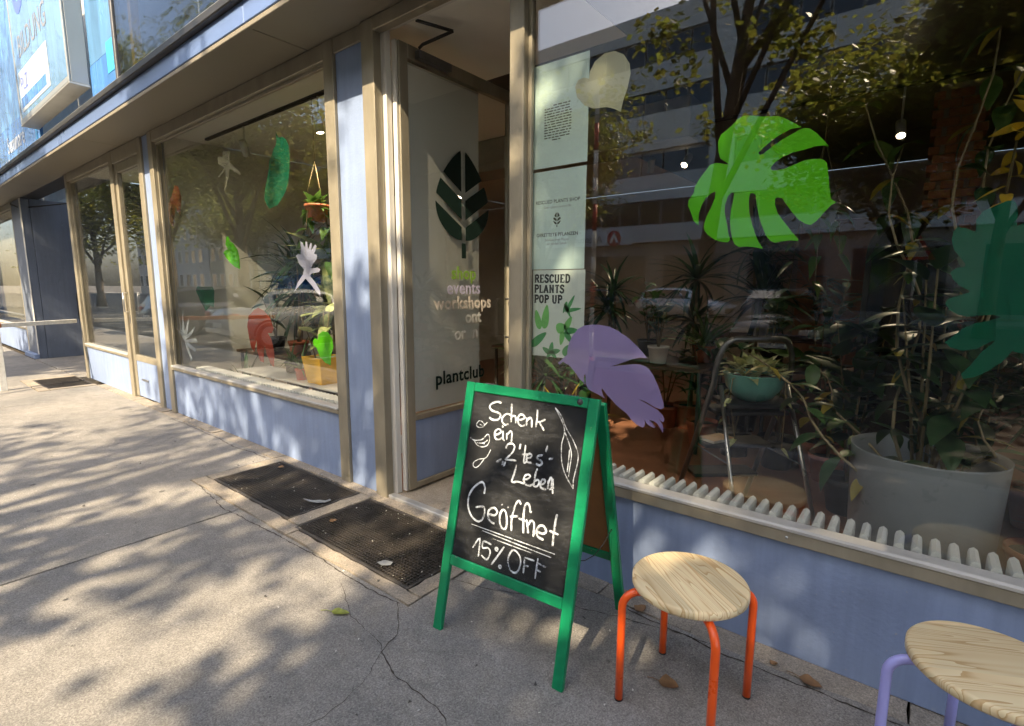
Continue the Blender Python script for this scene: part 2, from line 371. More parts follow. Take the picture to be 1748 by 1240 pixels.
# stone surrounds of the gratings
for b in [(-4.05, -2.72, -0.71, -0.615), (-4.05, -3.94, -0.605, -0.085), (-2.895, -2.78, -0.605, -0.085), (-4.05, -2.72, -0.075, 0.03), (-2.71, -1.67, -0.71, -0.645), (-1.755, -1.67, -0.635, -0.10), (-2.71, -1.67, -0.09, 0.03)]:
    slab(b[0], b[1], b[2], b[3], CONC2, 0.006, rnd.uniform(0.0, 0.006), 'surround_stone', d=.05)
for b in [(-10.24, -9.01, -0.71, -0.60), (-10.24, -10.12, -0.59, -0.10), (-9.13, -9.01, -0.59, -0.10)]:
    slab(b[0], b[1], b[2], b[3], CONC2, 0.006, 0.006, 'surround_stone', d=.05)
# door step inside the opening
slab(-2.67, -1.67, 0.035, 0.75, CONC2, 0.003, 0.018, 'doorstep')

def crack(pts, w, seed):
    r = random.Random(seed); L = []
    for i in range(len(pts) - 1):
        a = Vector(pts[i]); b = Vector(pts[i + 1]); n = max(3, int((b - a).length / 0.018))
        for k in range(n): L.append(a.lerp(b, k / n))
    o = Vector((0, 0)); Q = []; ws = []
    for p in L:
        o = o * 0.86 + Vector((r.uniform(-1, 1), r.uniform(-1, 1))) * 0.0045; Q.append(tuple(p + o)); ws.append(w * .62 * r.uniform(0.35, 1.25))
    return MB().ribbon(Q, ws, lambda u, v: (u, v, 0.0016)).build('crack', GAP, pv)
crack([(-1.72, -0.73), (-1.55, -0.86), (-1.52, -0.98), (-1.36, -1.03), (-1.15, -1.02), (-0.98, -1.09), (-0.80, -1.13), (-0.60, -1.16), (-0.2, -1.3)], 0.007, 1)
crack([(-1.52, -0.98), (-1.44, -1.12), (-1.42, -1.3), (-1.5, -1.5), (-1.7, -1.7)], 0.0035, 2)
crack([(-2.05, -0.80), (-1.80, -0.92), (-1.55, -0.95), (-1.36, -1.03)], 0.004, 3)
crack([(-1.70, -0.45), (-1.45, -0.38), (-1.2, -0.28), (-0.9, -0.2), (-0.5, -0.13)], 0.008, 4)
crack([(-3.9, -0.72), (-3.4, -0.78), (-3.0, -0.77), (-2.6, -0.74), (-2.1, -0.75), (-1.7, -0.73)], 0.012, 5)
crack([(-0.9, -0.13), (-0.4, -0.15), (0.1, -0.13), (0.6, -0.16), (1.2, -0.13)], 0.012, 6)
crack([(-6.2, -0.14), (-5.4, -0.13), (-4.6, -0.16), (-4.1, -0.13)], 0.014, 7)

# ------------------------------------------------------------------ steel gratings over the light wells
GRATE = pmat('rusty_grating_steel', (0.065, 0.064, 0.062), 0.5, metal=0.4, var=0.3, scale=7, col2=(0.10, 0.085, 0.07))
WELL = pmat('litter_in_well', (0.12, 0.068, 0.036), 0.95, var=0.5, scale=18, bump=0.8, bscale=40)
def grating(x0, x1, y0, y1, label, nx, ny):
    t = thing('floor_grating', ((x0 + x1) / 2, (y0 + y1) / 2, 0), label, 'grating', 'steel gratings set in the pavement')
    f = MB(); w = 0.014
    f.cham(x0, x1, y0, y0 + w, -0.02, 0.004, b=.002).cham(x0, x1, y1 - w, y1, -0.02, 0.004, b=.002)
    f.cham(x0, x0 + w, y0 + w, y1 - w, -0.02, 0.004, b=.002).cham(x1 - w, x1, y0 + w, y1 - w, -0.02, 0.004, b=.002)
    f.build('frame', GRATE, t)
    g = MB()
    for i in range(1, nx):
        xx = x0 + (x1 - x0) * i / nx; g.box(xx - .0022, xx + .0022, y0 + w, y1 - w, -0.012, 0.001)
    for j in range(1, ny):
        yy = y0 + (y1 - y0) * j / ny; g.box(x0 + w, x1 - w, yy - .0018, yy + .0018, -0.010, -0.0005)
    g.build('mesh', GRATE, t)['kind'] = 'stuff'
    MB().add([(x0, y0, -0.045), (x1, y0, -0.045), (x1, y1, -0.045), (x0, y1, -0.045)], [(0, 1, 2, 3)]).build('litter_bed', WELL, t)
    return t
grating(-3.935, -2.90, -0.605, -0.09, 'steel grating in the pavement left of the shop door under the blue pillar', 52, 26)
grating(-2.765, -1.765, -0.635, -0.10, 'steel grating with rusty litter below it, right in front of the open door', 50, 27)
grating(-10.11, -9.14, -0.59, -0.10, 'far dark grating in the pavement by the recessed entrance', 40, 22)

# ------------------------------------------------------------------ litter: fallen leaves and crumbs
DRY = pmat('dry_leaf', (0.20, 0.11, 0.048), 0.7, var=0.35, scale=30); YLEAF = pmat('fallen_yellow_green_leaf', (0.30, 0.33, 0.06), 0.5, var=0.3, scale=40, transl=.2)
def fallen(x, y, rz, L, W_, mat, label, stem=True, curl=0.25, z=0.004):
    t = thing('fallen_leaf', (x, y, z), label, 'leaf', 'fallen leaves on the pavement'); M0 = Matrix.Translation((x, y, z)) @ Matrix.Rotation(rz, 4, 'Z')
    b = MB(); n = 9; vs = []
    for i in range(n):
        u = i / (n - 1); w = W_ * math.sin(math.pi * u ** 0.75) * (1 + .15 * math.sin(9 * u)) / 2; zc = curl * L * (u - .45) ** 2
        vs += [M0 @ Vector((u * L, w, zc + w * .5 + .001)), M0 @ Vector((u * L, 0, zc)), M0 @ Vector((u * L, -w, zc + w * .35 + .001))]
    b.add(vs, [q for i in range(n - 1) for q in ((3 * i, 3 * i + 1, 3 * i + 4, 3 * i + 3), (3 * i + 1, 3 * i + 2, 3 * i + 5, 3 * i + 4))], True)
    b.build('blade', mat, t)
    if stem: MB().tube([M0 @ Vector((.004, 0, curl * L * .2)), M0 @ Vector((-L * .3, L * .06, .004)), M0 @ Vector((-L * .6, L * .02, .002))], 0.0014, 5).build('stalk', mat, t)
fallen(-1.885, -0.955, R(28), 0.085, 0.04, YLEAF, 'yellow green leaf with a long stalk lying on open pavement')
fallen(-2.66, -0.475, R(60), 0.045, 0.04, DRY, 'brown curled leaf on the grating in front of the door', False, .5, .006)
fallen(-3.80, -0.19, R(20), 0.05, 0.045, DRY, 'brown leaf on the grating beside the blue pillar', False, .5, .006)
fallen(-0.62, -0.45, R(10), 0.07, 0.06, DRY, 'dry brown leaf in the sun patch between the orange stool legs')
fallen(-0.23, -0.115, R(-10), 0.075, 0.05, DRY, 'dark brown leaf in the wall joint between the two stools', True, .4)
fallen(-0.86, -0.13, R(70), 0.06, 0.05, DRY, 'crumpled brown leaf by the back leg of the green sign', False, .7)
fallen(-0.33, -0.105, R(40), 0.03, 0.025, DRY, 'tiny pale leaf scrap in the wall joint behind the orange stool', False, .4)
crumbs = MB(); r2 = random.Random(9)
def crumb(x, y, s, z=0.0):
    q = [Vector((r2.uniform(-1, 1), r2.uniform(-1, 1), r2.uniform(0, 1))) * s for _ in range(5)]
    M0 = Matrix.Translation((x, y, z)); crumbs.add([M0 @ v for v in q], [(0, 1, 2), (0, 2, 3), (0, 3, 4), (1, 2, 3), (1, 3, 4), (0, 1, 4)])
for _ in range(110): crumb(r2.uniform(-3.95, -1.75), r2.uniform(-.62, -.05), r2.uniform(.002, .008), .004)
for _ in range(260): crumb(r2.uniform(-7, 1.2), r2.uniform(-2.0, -.05), r2.uniform(.0015, .007))
tag(crumbs.build('pavement_crumbs', pmat('pale_crumbs', (0.55, 0.53, 0.48), 0.8, var=0.4, scale=30)), 'scattered pale crumbs and grit on the pavement', 'litter', kind='stuff')
c2 = crumbs; crumbs = MB()
for _ in range(90): crumb(r2.uniform(-7, 1.2), r2.uniform(-2.0, -.05), r2.uniform(.004, .011))
tag(crumbs.build('dark_pebbles', pmat('dark_crumbs', (0.07, 0.065, 0.06), 0.8, var=0.4, scale=30)), 'scattered small dark stones on the pavement', 'pebbles', kind='stuff')
def scrap(x, y, pts, label, rz):
    M0 = Matrix.Translation((x, y, 0.008)) @ Matrix.Rotation(rz, 4, 'Z'); rr = random.Random(len(label))
    n = len(pts); h = [rr.uniform(0, .02) for _ in pts]
    tag(MB().prism(pts, lambda u, v: M0 @ Vector((u, v, 0.002 + .12 * abs(u))), lambda u, v: M0 @ Vector((u, v, 0.0012 + .12 * abs(u)))).build('paper_scrap', pmat('scrap_paper', (0.26, 0.27, 0.27), 0.6, var=0.2, scale=30)), label, 'litter', 'scraps on the gratings')
scrap(-2.98, -0.36, [(-.10, -.02), (-.03, .0), (.0, .03), (.05, .02), (.06, .05), (.09, .03), (.07, -.01), (.02, -.02), (-.04, -.03)], 'torn pale plastic scrap in the middle of the grating by the pillar', .3)
scrap(-2.02, -0.56, [(-.04, -.02), (.0, -.028), (.04, -.01), (.03, .02), (-.02, .018)], 'small grey scrap near the corner of the doorway grating', .2)

# ------------------------------------------------------------------ the shop building
bld = thing('shop_building', (-4, 0, 0), 'blue painted shop front with tan metal window frames under a low canopy', 'building')
BASE[bld.name] = Vector((-4, 0, 0))
def part(name, parent=bld):
    o = bpy.data.objects.new(name, None); COL.objects.link(o); o.empty_display_size = .05
    o.parent = parent; o.matrix_parent_inverse = Matrix.Translation(base_of(parent)).inverted(); BASE[o.name] = Vector((0, 0, 0)); return o
HEAD = 2.95
def pane(b, parent, mat=GLASS, name='glass_pane'): return MB().box(*b).build(name, mat, parent)

def window(x0, x1, sill0, sill1, lw=0.11, rw=0.11, left=True, right=True, proud=0.026, label=None, top=HEAD):
    w = part('shop_window')
    if label: w['label'] = label
    f = MB()
    if left: cbox('post', (x0, x0 + lw, -0.022, 0.075, 0.0, top), TAN, w)
    if right: cbox('post', (x1 - rw, x1, -0.022, 0.075, 0.0, top), TAN, w)
    a = x0 + (lw if left else 0); b = x1 - (rw if right else 0)
    cbox('head_rail', (a + .001, b - .001, -0.018, 0.072, 2.845, top), TAN, w)
    # inner glazing beads, set back
    cbox('bead', (a + .001, a + .022, 0.012, 0.034, sill1 + .002, 2.843), TAN, w, .002); cbox('bead', (b - .022, b - .001, 0.012, 0.034, sill1 + .002, 2.843), TAN, w, .002)
    cbox('bead', (a + .024, b - .024, 0.012, 0.034, 2.823, 2.844), TAN, w, .002)
    sl = cbox('sill', (a + .001, b - .001, -proud, 0.010, sill0, sill1 - .016), TAN, w, .003)
    MB().prism([(-proud - .004, sill1 - .014), (-proud - .004, sill1 - .004), (-proud + .006, sill1 + .002), (0.034, sill1 + .006), (0.034, sill1 - .014)],
               lambda u, v: (a + .002, u, v), lambda u, v: (b - .002, u, v)).build('sill_lip', TANW, sl)
    for k in range(int((b - a) / .9) + 1):
        xs = a + .35 + k * .9
        if xs < b - .1:
            sc = MB().lathe([(0.0, .0022), (.004, .002), (.0055, 0)], 10)
            sc.v = [(xs + v[0], -proud - v[2], (sill0 + sill1) / 2 - .008 + v[1]) for v in sc.v]; sc.build('screw', CHROME, sl)
    pane((a + .003, b - .003, 0.036, 0.044, sill1 + .004, 2.842), w)
    cbox('riser_panel', (a + .002, b - .002, 0.0, 0.10, 0.0, sill0 - .003), BLUE, w, .003)
    return w
# window of the neighbouring unit, its glazed door, the large plant window, the pillar, the doorway, the big front window
window(-9.86, -7.80, .487, .532, .11, .0, right=False, label='narrow far window beside the glazed side door')
window(-6.47, -3.11, .487, .532, .11, .11, label='tall plant window left of the blue pillar')
window(-1.66, 2.9, .453, .517, .085, .085, proud=.022, label='wide front window behind the stools')
cbox('pillar', (-3.108, -2.802, 0.0, 0.12, 0.0, HEAD), BLUE, bld, .003)
cbox('pillar', (-6.69, -6.472, 0.0, 0.12, 0.0, HEAD), BLUE, bld, .003)
cbox('pillar_cap', (-3.108, -2.802, -0.016, -0.001, 2.86, HEAD), TAN, bld, .003)
cbox('pillar', (2.902, 5.2, 0.0, 0.12, 0.0, HEAD), BLUE, bld, .003)
cbox('wall_beyond', (5.202, 16, 0.0, 0.2, 0.0, HEAD), BLUE, bld, .003)

# side door of the unit on the left
sd_ = part('side_door')
cbox('post', (-7.80, -7.685, -0.022, 0.075, 0, HEAD), TAN, sd_); cbox('post', (-6.80, -6.69, -0.022, 0.075, 0, HEAD), TAN, sd_)
cbox('head_rail', (-7.684, -6.801, -0.02, 0.07, 2.80, HEAD), TAN, sd_)
cbox('stile', (-7.683, -7.60, 0.0, 0.05, 0.02, 2.798), TAN, sd_); cbox('stile', (-6.885, -6.803, 0.0, 0.05, 0.02, 2.798), TAN, sd_)
cbox('rail', (-7.599, -6.886, 0.002, 0.048, 2.70, 2.798), TAN, sd_); cbox('rail', (-7.599, -6.886, 0.002, 0.048, 0.47, 0.545), TAN, sd_)
cbox('kick_panel', (-7.599, -6.886, 0.008, 0.042, 0.025, 0.469), BLUE, sd_)
pane((-7.598, -6.887, 0.022, 0.030, .546, 2.699), sd_)
hl = cbox('letter_slot', (-7.42, -7.22, -0.008, 0.007, 0.24, 0.262), CHROME, sd_, .002)
hb = MB().tube([(-7.645, 0, 1.30), (-7.645, -.05, 1.30), (-7.645, -.05, 1.07), (-7.645, 0, 1.07)], .009, 8).build('door_handle', CHROME, sd_)
cbox('lock_plate', (-7.66, -7.63, -0.006, -.001, 0.93, 1.03), CHROME, sd_, .002)

# entrance: frame, white rebate and the leaf standing open inwards
en = part('entrance_frame')
cbox('post', (-2.80, -2.684, -0.03, 0.03, 0, HEAD), TAN, en); cbox('rebate', (-2.79, -2.70, 0.031, 0.085, 0, HEAD - .03), WHITEP, en, .003)
cbox('rebate', (-2.698, -2.686, 0.031, 0.06, 0.02, HEAD - .04), WHITEP, en, .002)
cbox('jamb_lining', (-2.685, -2.652, 0.034, 0.076, 0.02, HEAD - .03), WHITEP, en, .003); cbox('head_rail', (-2.683, -1.661, -0.03, 0.03, 2.875, HEAD), TAN, en); cbox('head_rebate', (-2.683, -1.661, 0.031, 0.085, 2.90, HEAD - .01), WHITEP, en, .003)
cbox('threshold', (-2.683, -1.661, -0.02, 0.033, 0.0, 0.024), TANW, en, .004)
dl = part('entrance_door')
X0, X1 = -2.648, -2.602
cbox('stile', (X0, X1, 0.095, 0.165, 0.035, 2.85), TAN, dl); cbox('stile', (X0, X1, 1.15, 1.22, 0.035, 2.85), TAN, dl)
cbox('rail', (X0, X1, 0.166, 1.149, 2.765, 2.85), TAN, dl); cbox('rail', (X0, X1, 0.166, 1.149, 0.505, 0.545), TAN, dl); cbox('rail', (X0, X1, 0.166, 1.149, 0.035, 0.075), TAN, dl)
cbox('kick_panel', (X0 + .008, X1 - .008, 0.167, 1.148, 0.076, 0.504), BLUE, dl, .003)
cbox('edge_strip', (X0 - .001, X1 - .012, 0.078, 0.094, 0.035, 2.85), WHITEP, dl, .002)
pane((-2.629, -2.621, 0.167, 1.148, 0.546, 2.764), dl)
for z in (0.35, 1.45, 2.62):
    MB().tube([(-2.668, 0.088, z - .06), (-2.668, 0.088, z + .06)], .012, 10).build('hinge', WHITEP, dl)
cl = cbox('closer_body', (X1 + .001, X1 + .045, 0.22, 0.50, 2.775, 2.825), GREYM, dl)
MB().tube([(-2.585, 0.24, 2.84), (-2.56, 0.25, 2.86), (-2.35, 0.30, 2.895)], .010, 6).build('closer_arm', DARK, cl)
MB().tube([(-2.35, 0.30, 2.895), (-2.45, 0.10, 2.91)], .010, 6).build('closer_arm', DARK, cl)
MB().tube([(-2.60, 1.11, 1.0), (-2.55, 1.11, 1.0), (-2.55, 1.11, 1.3), (-2.60, 1.11, 1.3)], .01, 8).build('door_handle', DARK, dl)

# canopy: soffit boards, blue fascia, dark drip rail
cn = part('canopy')
xs = [-30, -24, -19.5, -15.2, -11.3, -7.35, -3.4, .55, 4.5, 8.5, 12.5, 16.5]
for i in range(len(xs) - 1): cbox('soffit_board', (xs[i] + .004, xs[i + 1] - .004, -0.392, 0.02, HEAD + .004, HEAD + .02), SOFF, cn, .002)
cbox('soffit_edge', (-30, 16.5, -0.425, -0.394, HEAD - .012, HEAD + .02), SOFF, cn, .004)
cbox('shadow_trim', (-30, 16.5, 0.0, 0.03, HEAD + .001, HEAD + .003), DARK, cn, .001)
fm = pmat('blue_metal_fascia', (0.17, 0.25, 0.47), 0.3, metal=0.3, var=0.10, scale=1.5, bump=0.03, bscale=5)
for i in range(len(xs) - 1): cbox('fascia_panel', (xs[i] + .002, xs[i + 1] - .002, -0.43, -0.395, HEAD + .021, 3.098), fm, cn, .004)
cbox('drip_rail', (-30, 16.5, -0.47, -0.33, 3.10, 3.155), DARK, cn, .006)
cbox('top_flashing', (-30, 16.5, -0.455, -0.30, 3.156, 3.17), TANW, cn, .003)
cbox('roof_deck', (-30, 16.5, -0.39, 0.3, HEAD + .03, 3.09), DARK, cn, .003)
# upper wall: dark glazing bays and blue-and-white show panels
UPW = pmat('upper_render', (0.45, 0.44, 0.42), 0.8, var=0.1)
uw = part('upper_storey')
cbox('wall', (-30, 16.5, 0.9, 1.2, 3.18, 11.0), UPW, uw, .01)
UGL = glass_mat('foil_glass', 0.06, (0.55, 0.60, 0.66), wav=0.3, rough=0.04)
cbox('mullion', (-6.215, -6.16, -0.31, -0.25, 3.172, 7), GREYM, uw)
pane((-6.158, -2.4, -0.295, -0.287, 3.185, 7), uw, UGL); pane((-2.3, 1.5, -0.295, -0.287, 3.185, 7), uw, UGL); pane((1.6, 5.4, -0.295, -0.287, 3.185, 7), uw, UGL)
cbox('mullion', (-2.398, -2.302, -0.31, -0.25, 3.172, 7), GREYM, uw); cbox('mullion', (1.502, 1.598, -0.31, -0.25, 3.172, 7), GREYM, uw); cbox('mullion', (5.402, 5.5, -0.31, -0.25, 3.172, 7), GREYM, uw)
cbox('unlit_room_backing', (-6.15, 5.4, 0.6, 0.64, 3.175, 7), pmat('unlit_room_backing', (0.03, 0.033, 0.04), 0.8, var=0.3, scale=3), uw)  # dark sheet standing in for the unlit room behind the upper glass
TIMB = pmat('pine_batten', (0.60, 0.34, 0.13), 0.6, var=0.2, scale=5, stretch=(1, 1, .2))
for b in [(-6.09, -6.02, -.20, -.13, 3.18, 5.2), (-6.09, -6.02, -.128, .55, 3.50, 3.57)]: cbox('batten', b, TIMB, uw, .003)
MB().prism([(-5.45, 3.19), (-5.30, 3.19), (-5.45, 3.33)], lambda u, v: (u, -.30, v), lambda u, v: (u, -.2975, v)).build('paper_corner', OFFW, uw)
for px0, px1, kind in [(-7.0, -6.216, 0), (-12.4, -9.42, 1), (-16, -12.42, 0), (-20, -16.02, 1)]:
    q = part('show_panel', uw) if False else uw
    P1 = pmat('panel_pale_blue', (0.10, 0.25, 0.46), 0.25, var=0.35, scale=1.6, bump=0.3, bscale=4, stretch=(3, 1, .5), coat=.4)
    P2 = pmat('panel_blue', (0.06, 0.20, 0.52), 0.25, var=0.25, scale=2.0, bump=0.3, bscale=4, stretch=(3, 1, .5), coat=.4)
    P3 = pmat('panel_cyan', (0.06, 0.40, 0.75), 0.25, var=0.1)
    cbox('panel', (px0 + .003, px1 - .003, -0.30, -0.27, 3.62 if kind == 0 else 3.80, 7), P1, uw); cbox('panel', (px0 + .003, px1 - .003, -0.305, -0.27, 3.172, 3.617 if kind == 0 else 3.797), P2, uw)
MB().box(-6.42, -6.22, -.309, -.306, 3.42, 3.70).build('panel_stripe', P3, uw)
MB().box(-9.65, -9.56, -.309, -.306, 3.2, 3.60).build('panel_stripe', P3, uw)
TXW = pmat('sign_white_letters', (0.72, 0.75, 0.78), 0.4, var=0.05); TXB = pmat('sign_blue_letters', (0.11, 0.16, 0.55), 0.35, var=0.1); TXG = pmat('sign_grey_letters', (0.22, 0.23, 0.26), 0.4)
FZ = lambda x, y, z: basis(Vector((x, y, z)), Vector((1, 0, 0)), Vector((0, 0, 1)), Vector((0, -1, 0)))
text('lettering', 'Seminare', 0.34, TXW, uw, FZ(-11.6, -.3075, 3.42), bold=.01)
text('lettering', 'Software', 0.22, TXW, uw, FZ(-11.9, -.3075, 3.20))

# recessed entrance and the next shop at the far left
RCP = painted('recess_shaded_blue', (0.15, 0.175, 0.225), .55)  # facade blue darkened: the shade of the recess is put into the colour
rc = part('recess')
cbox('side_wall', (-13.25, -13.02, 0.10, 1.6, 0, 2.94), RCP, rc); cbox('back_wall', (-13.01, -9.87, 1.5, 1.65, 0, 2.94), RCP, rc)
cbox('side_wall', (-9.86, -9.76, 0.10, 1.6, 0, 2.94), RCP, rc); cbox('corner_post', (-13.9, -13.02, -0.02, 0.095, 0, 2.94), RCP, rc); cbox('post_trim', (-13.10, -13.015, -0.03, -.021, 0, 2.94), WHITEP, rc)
cbox('plinth', (-13.9, -13.0, -0.10, -.022, 0, .09), BLUE, rc, .01); cbox('meter_box', (-13.019, -12.90, 0.62, 1.12, 0.72, 1.22), DARK, rc)
cbox('door_panel', (-12.2, -11.2, 1.46, 1.499, 0, 2.2), DARK, rc)
nw = window(-17.9, -13.9, .5, .545, .06, .06, label='far left window with pale curtains')
CURT = pmat('pale_curtain', (0.66, 0.60, 0.46), 0.8, var=0.12, scale=3, transl=0.25)
cv = MB(); vs = []; n = 90
for i in range(n + 1):
    u = i / n; xx = -17.7 + 2.6 * u; yy = .22 + .035 * math.sin(u * 70) + .015 * math.sin(u * 31)
    vs += [(xx, yy, .62), (xx, yy, 2.8)]
cv.add(vs, [(2 * i, 2 * i + 2, 2 * i + 3, 2 * i + 1) for i in range(n)], True); cv.build('curtain', CURT, nw)
cbox('wall_beyond', (-30, -17.91, 0, .2, 0, 2.94), BLUE, bld)
MB().tube([(-13.7, -.05, 2.90), (-13.5, -.08, 2.86), (-13.2, 0.0, 2.78), (-12.8, .2, 2.80), (-12.2, .6, 2.86)], .012, 6).build('cable', DARK, rc)

# the projecting sign box above the canopy
sb = thing('sign_box', (-8.2, -.30, 3.42), 'pale projecting sign box with blue letters above the canopy', 'sign')
SBM = pmat('sign_box_sheet', (0.28, 0.30, 0.31), 0.4, metal=0.2, var=0.1, scale=2, stretch=(1, 1, .3)); SBF = pmat('sign_face', (0.15, 0.28, 0.45), 0.22, var=0.3, scale=1.1, bump=0.35, bscale=3, stretch=(3, 1, .6), coat=.5)
cbox('box', (-9.40, -7.02, -0.465, -0.312, 3.44, 7.0), SBM, sb, .006)
cbox('bottom_plate', (-9.41, -7.01, -0.485, -0.31, 3.42, 3.438), pmat('galvanised', (0.42, 0.42, 0.40), 0.5, metal=.4), sb, .003)
cbox('face', (-9.36, -7.06, -0.478, -0.466, 3.50, 7.0), SBF, sb, .003)
cbox('face_frame', (-9.40, -9.362, -0.484, -0.466, 3.44, 7), SBM, sb); cbox('face_frame', (-7.058, -7.02, -0.484, -0.466, 3.44, 7), SBM, sb); cbox('face_frame', (-9.36, -7.06, -0.484, -0.466, 3.44, 3.498), SBM, sb)
text('lettering', 'UKO', 1.25, TXB, sb, FZ(-9.15, -.480, 4.62), bold=.006, sx=.75); text('lettering', 'BILDUNG', 0.36, TXG, sb, FZ(-9.1, -.480, 4.16), sx=.95)
cbox('notice', (-9.25, -7.75, -.482, -.479, 3.56, 4.02), pmat('notice_sheet', (.48, .52, .54), .35, var=.08, scale=3), sb, .001); cbox('notice_band', (-9.22, -7.9, -.4835, -.4822, 3.60, 3.72), P2, sb, .0005)
text('lettering', 'PLZ', 0.24, TXB, sb, FZ(-9.15, -.4835, 3.78), ext=.0003)

# ------------------------------------------------------------------ the barrier by the recess
br = thing('barrier_rail', (-9.45, -0.98, 0), 'white barrier post and bar with rusty orange ends at the far left', 'barrier')
WBP = pmat('chipped_white_paint', (0.62, 0.61, 0.57), 0.55, var=0.2, scale=18); ORG = pmat('rusty_orange_band', (0.45, 0.16, 0.05), 0.7, var=0.35, scale=12)
cbox('post', (-9.49, -9.42, -1.02, -.95, 0, .80), WBP, br); cbox('post_band', (-9.492, -9.418, -1.022, -.948, .801, .90), ORG, br)
Mb = Matrix.Translation((-9.455, -.985, .86)) @ Matrix.Rotation(math.atan2(.94, -.42), 4, 'Z')
MB().cham(0.06, 1.0, -.02, .02, -.028, .028, M=Mb).build('bar', WBP, br); MB().cham(-1.5, 0.058, -.021, .021, -.029, .029, M=Mb).build('bar_band', ORG, br)

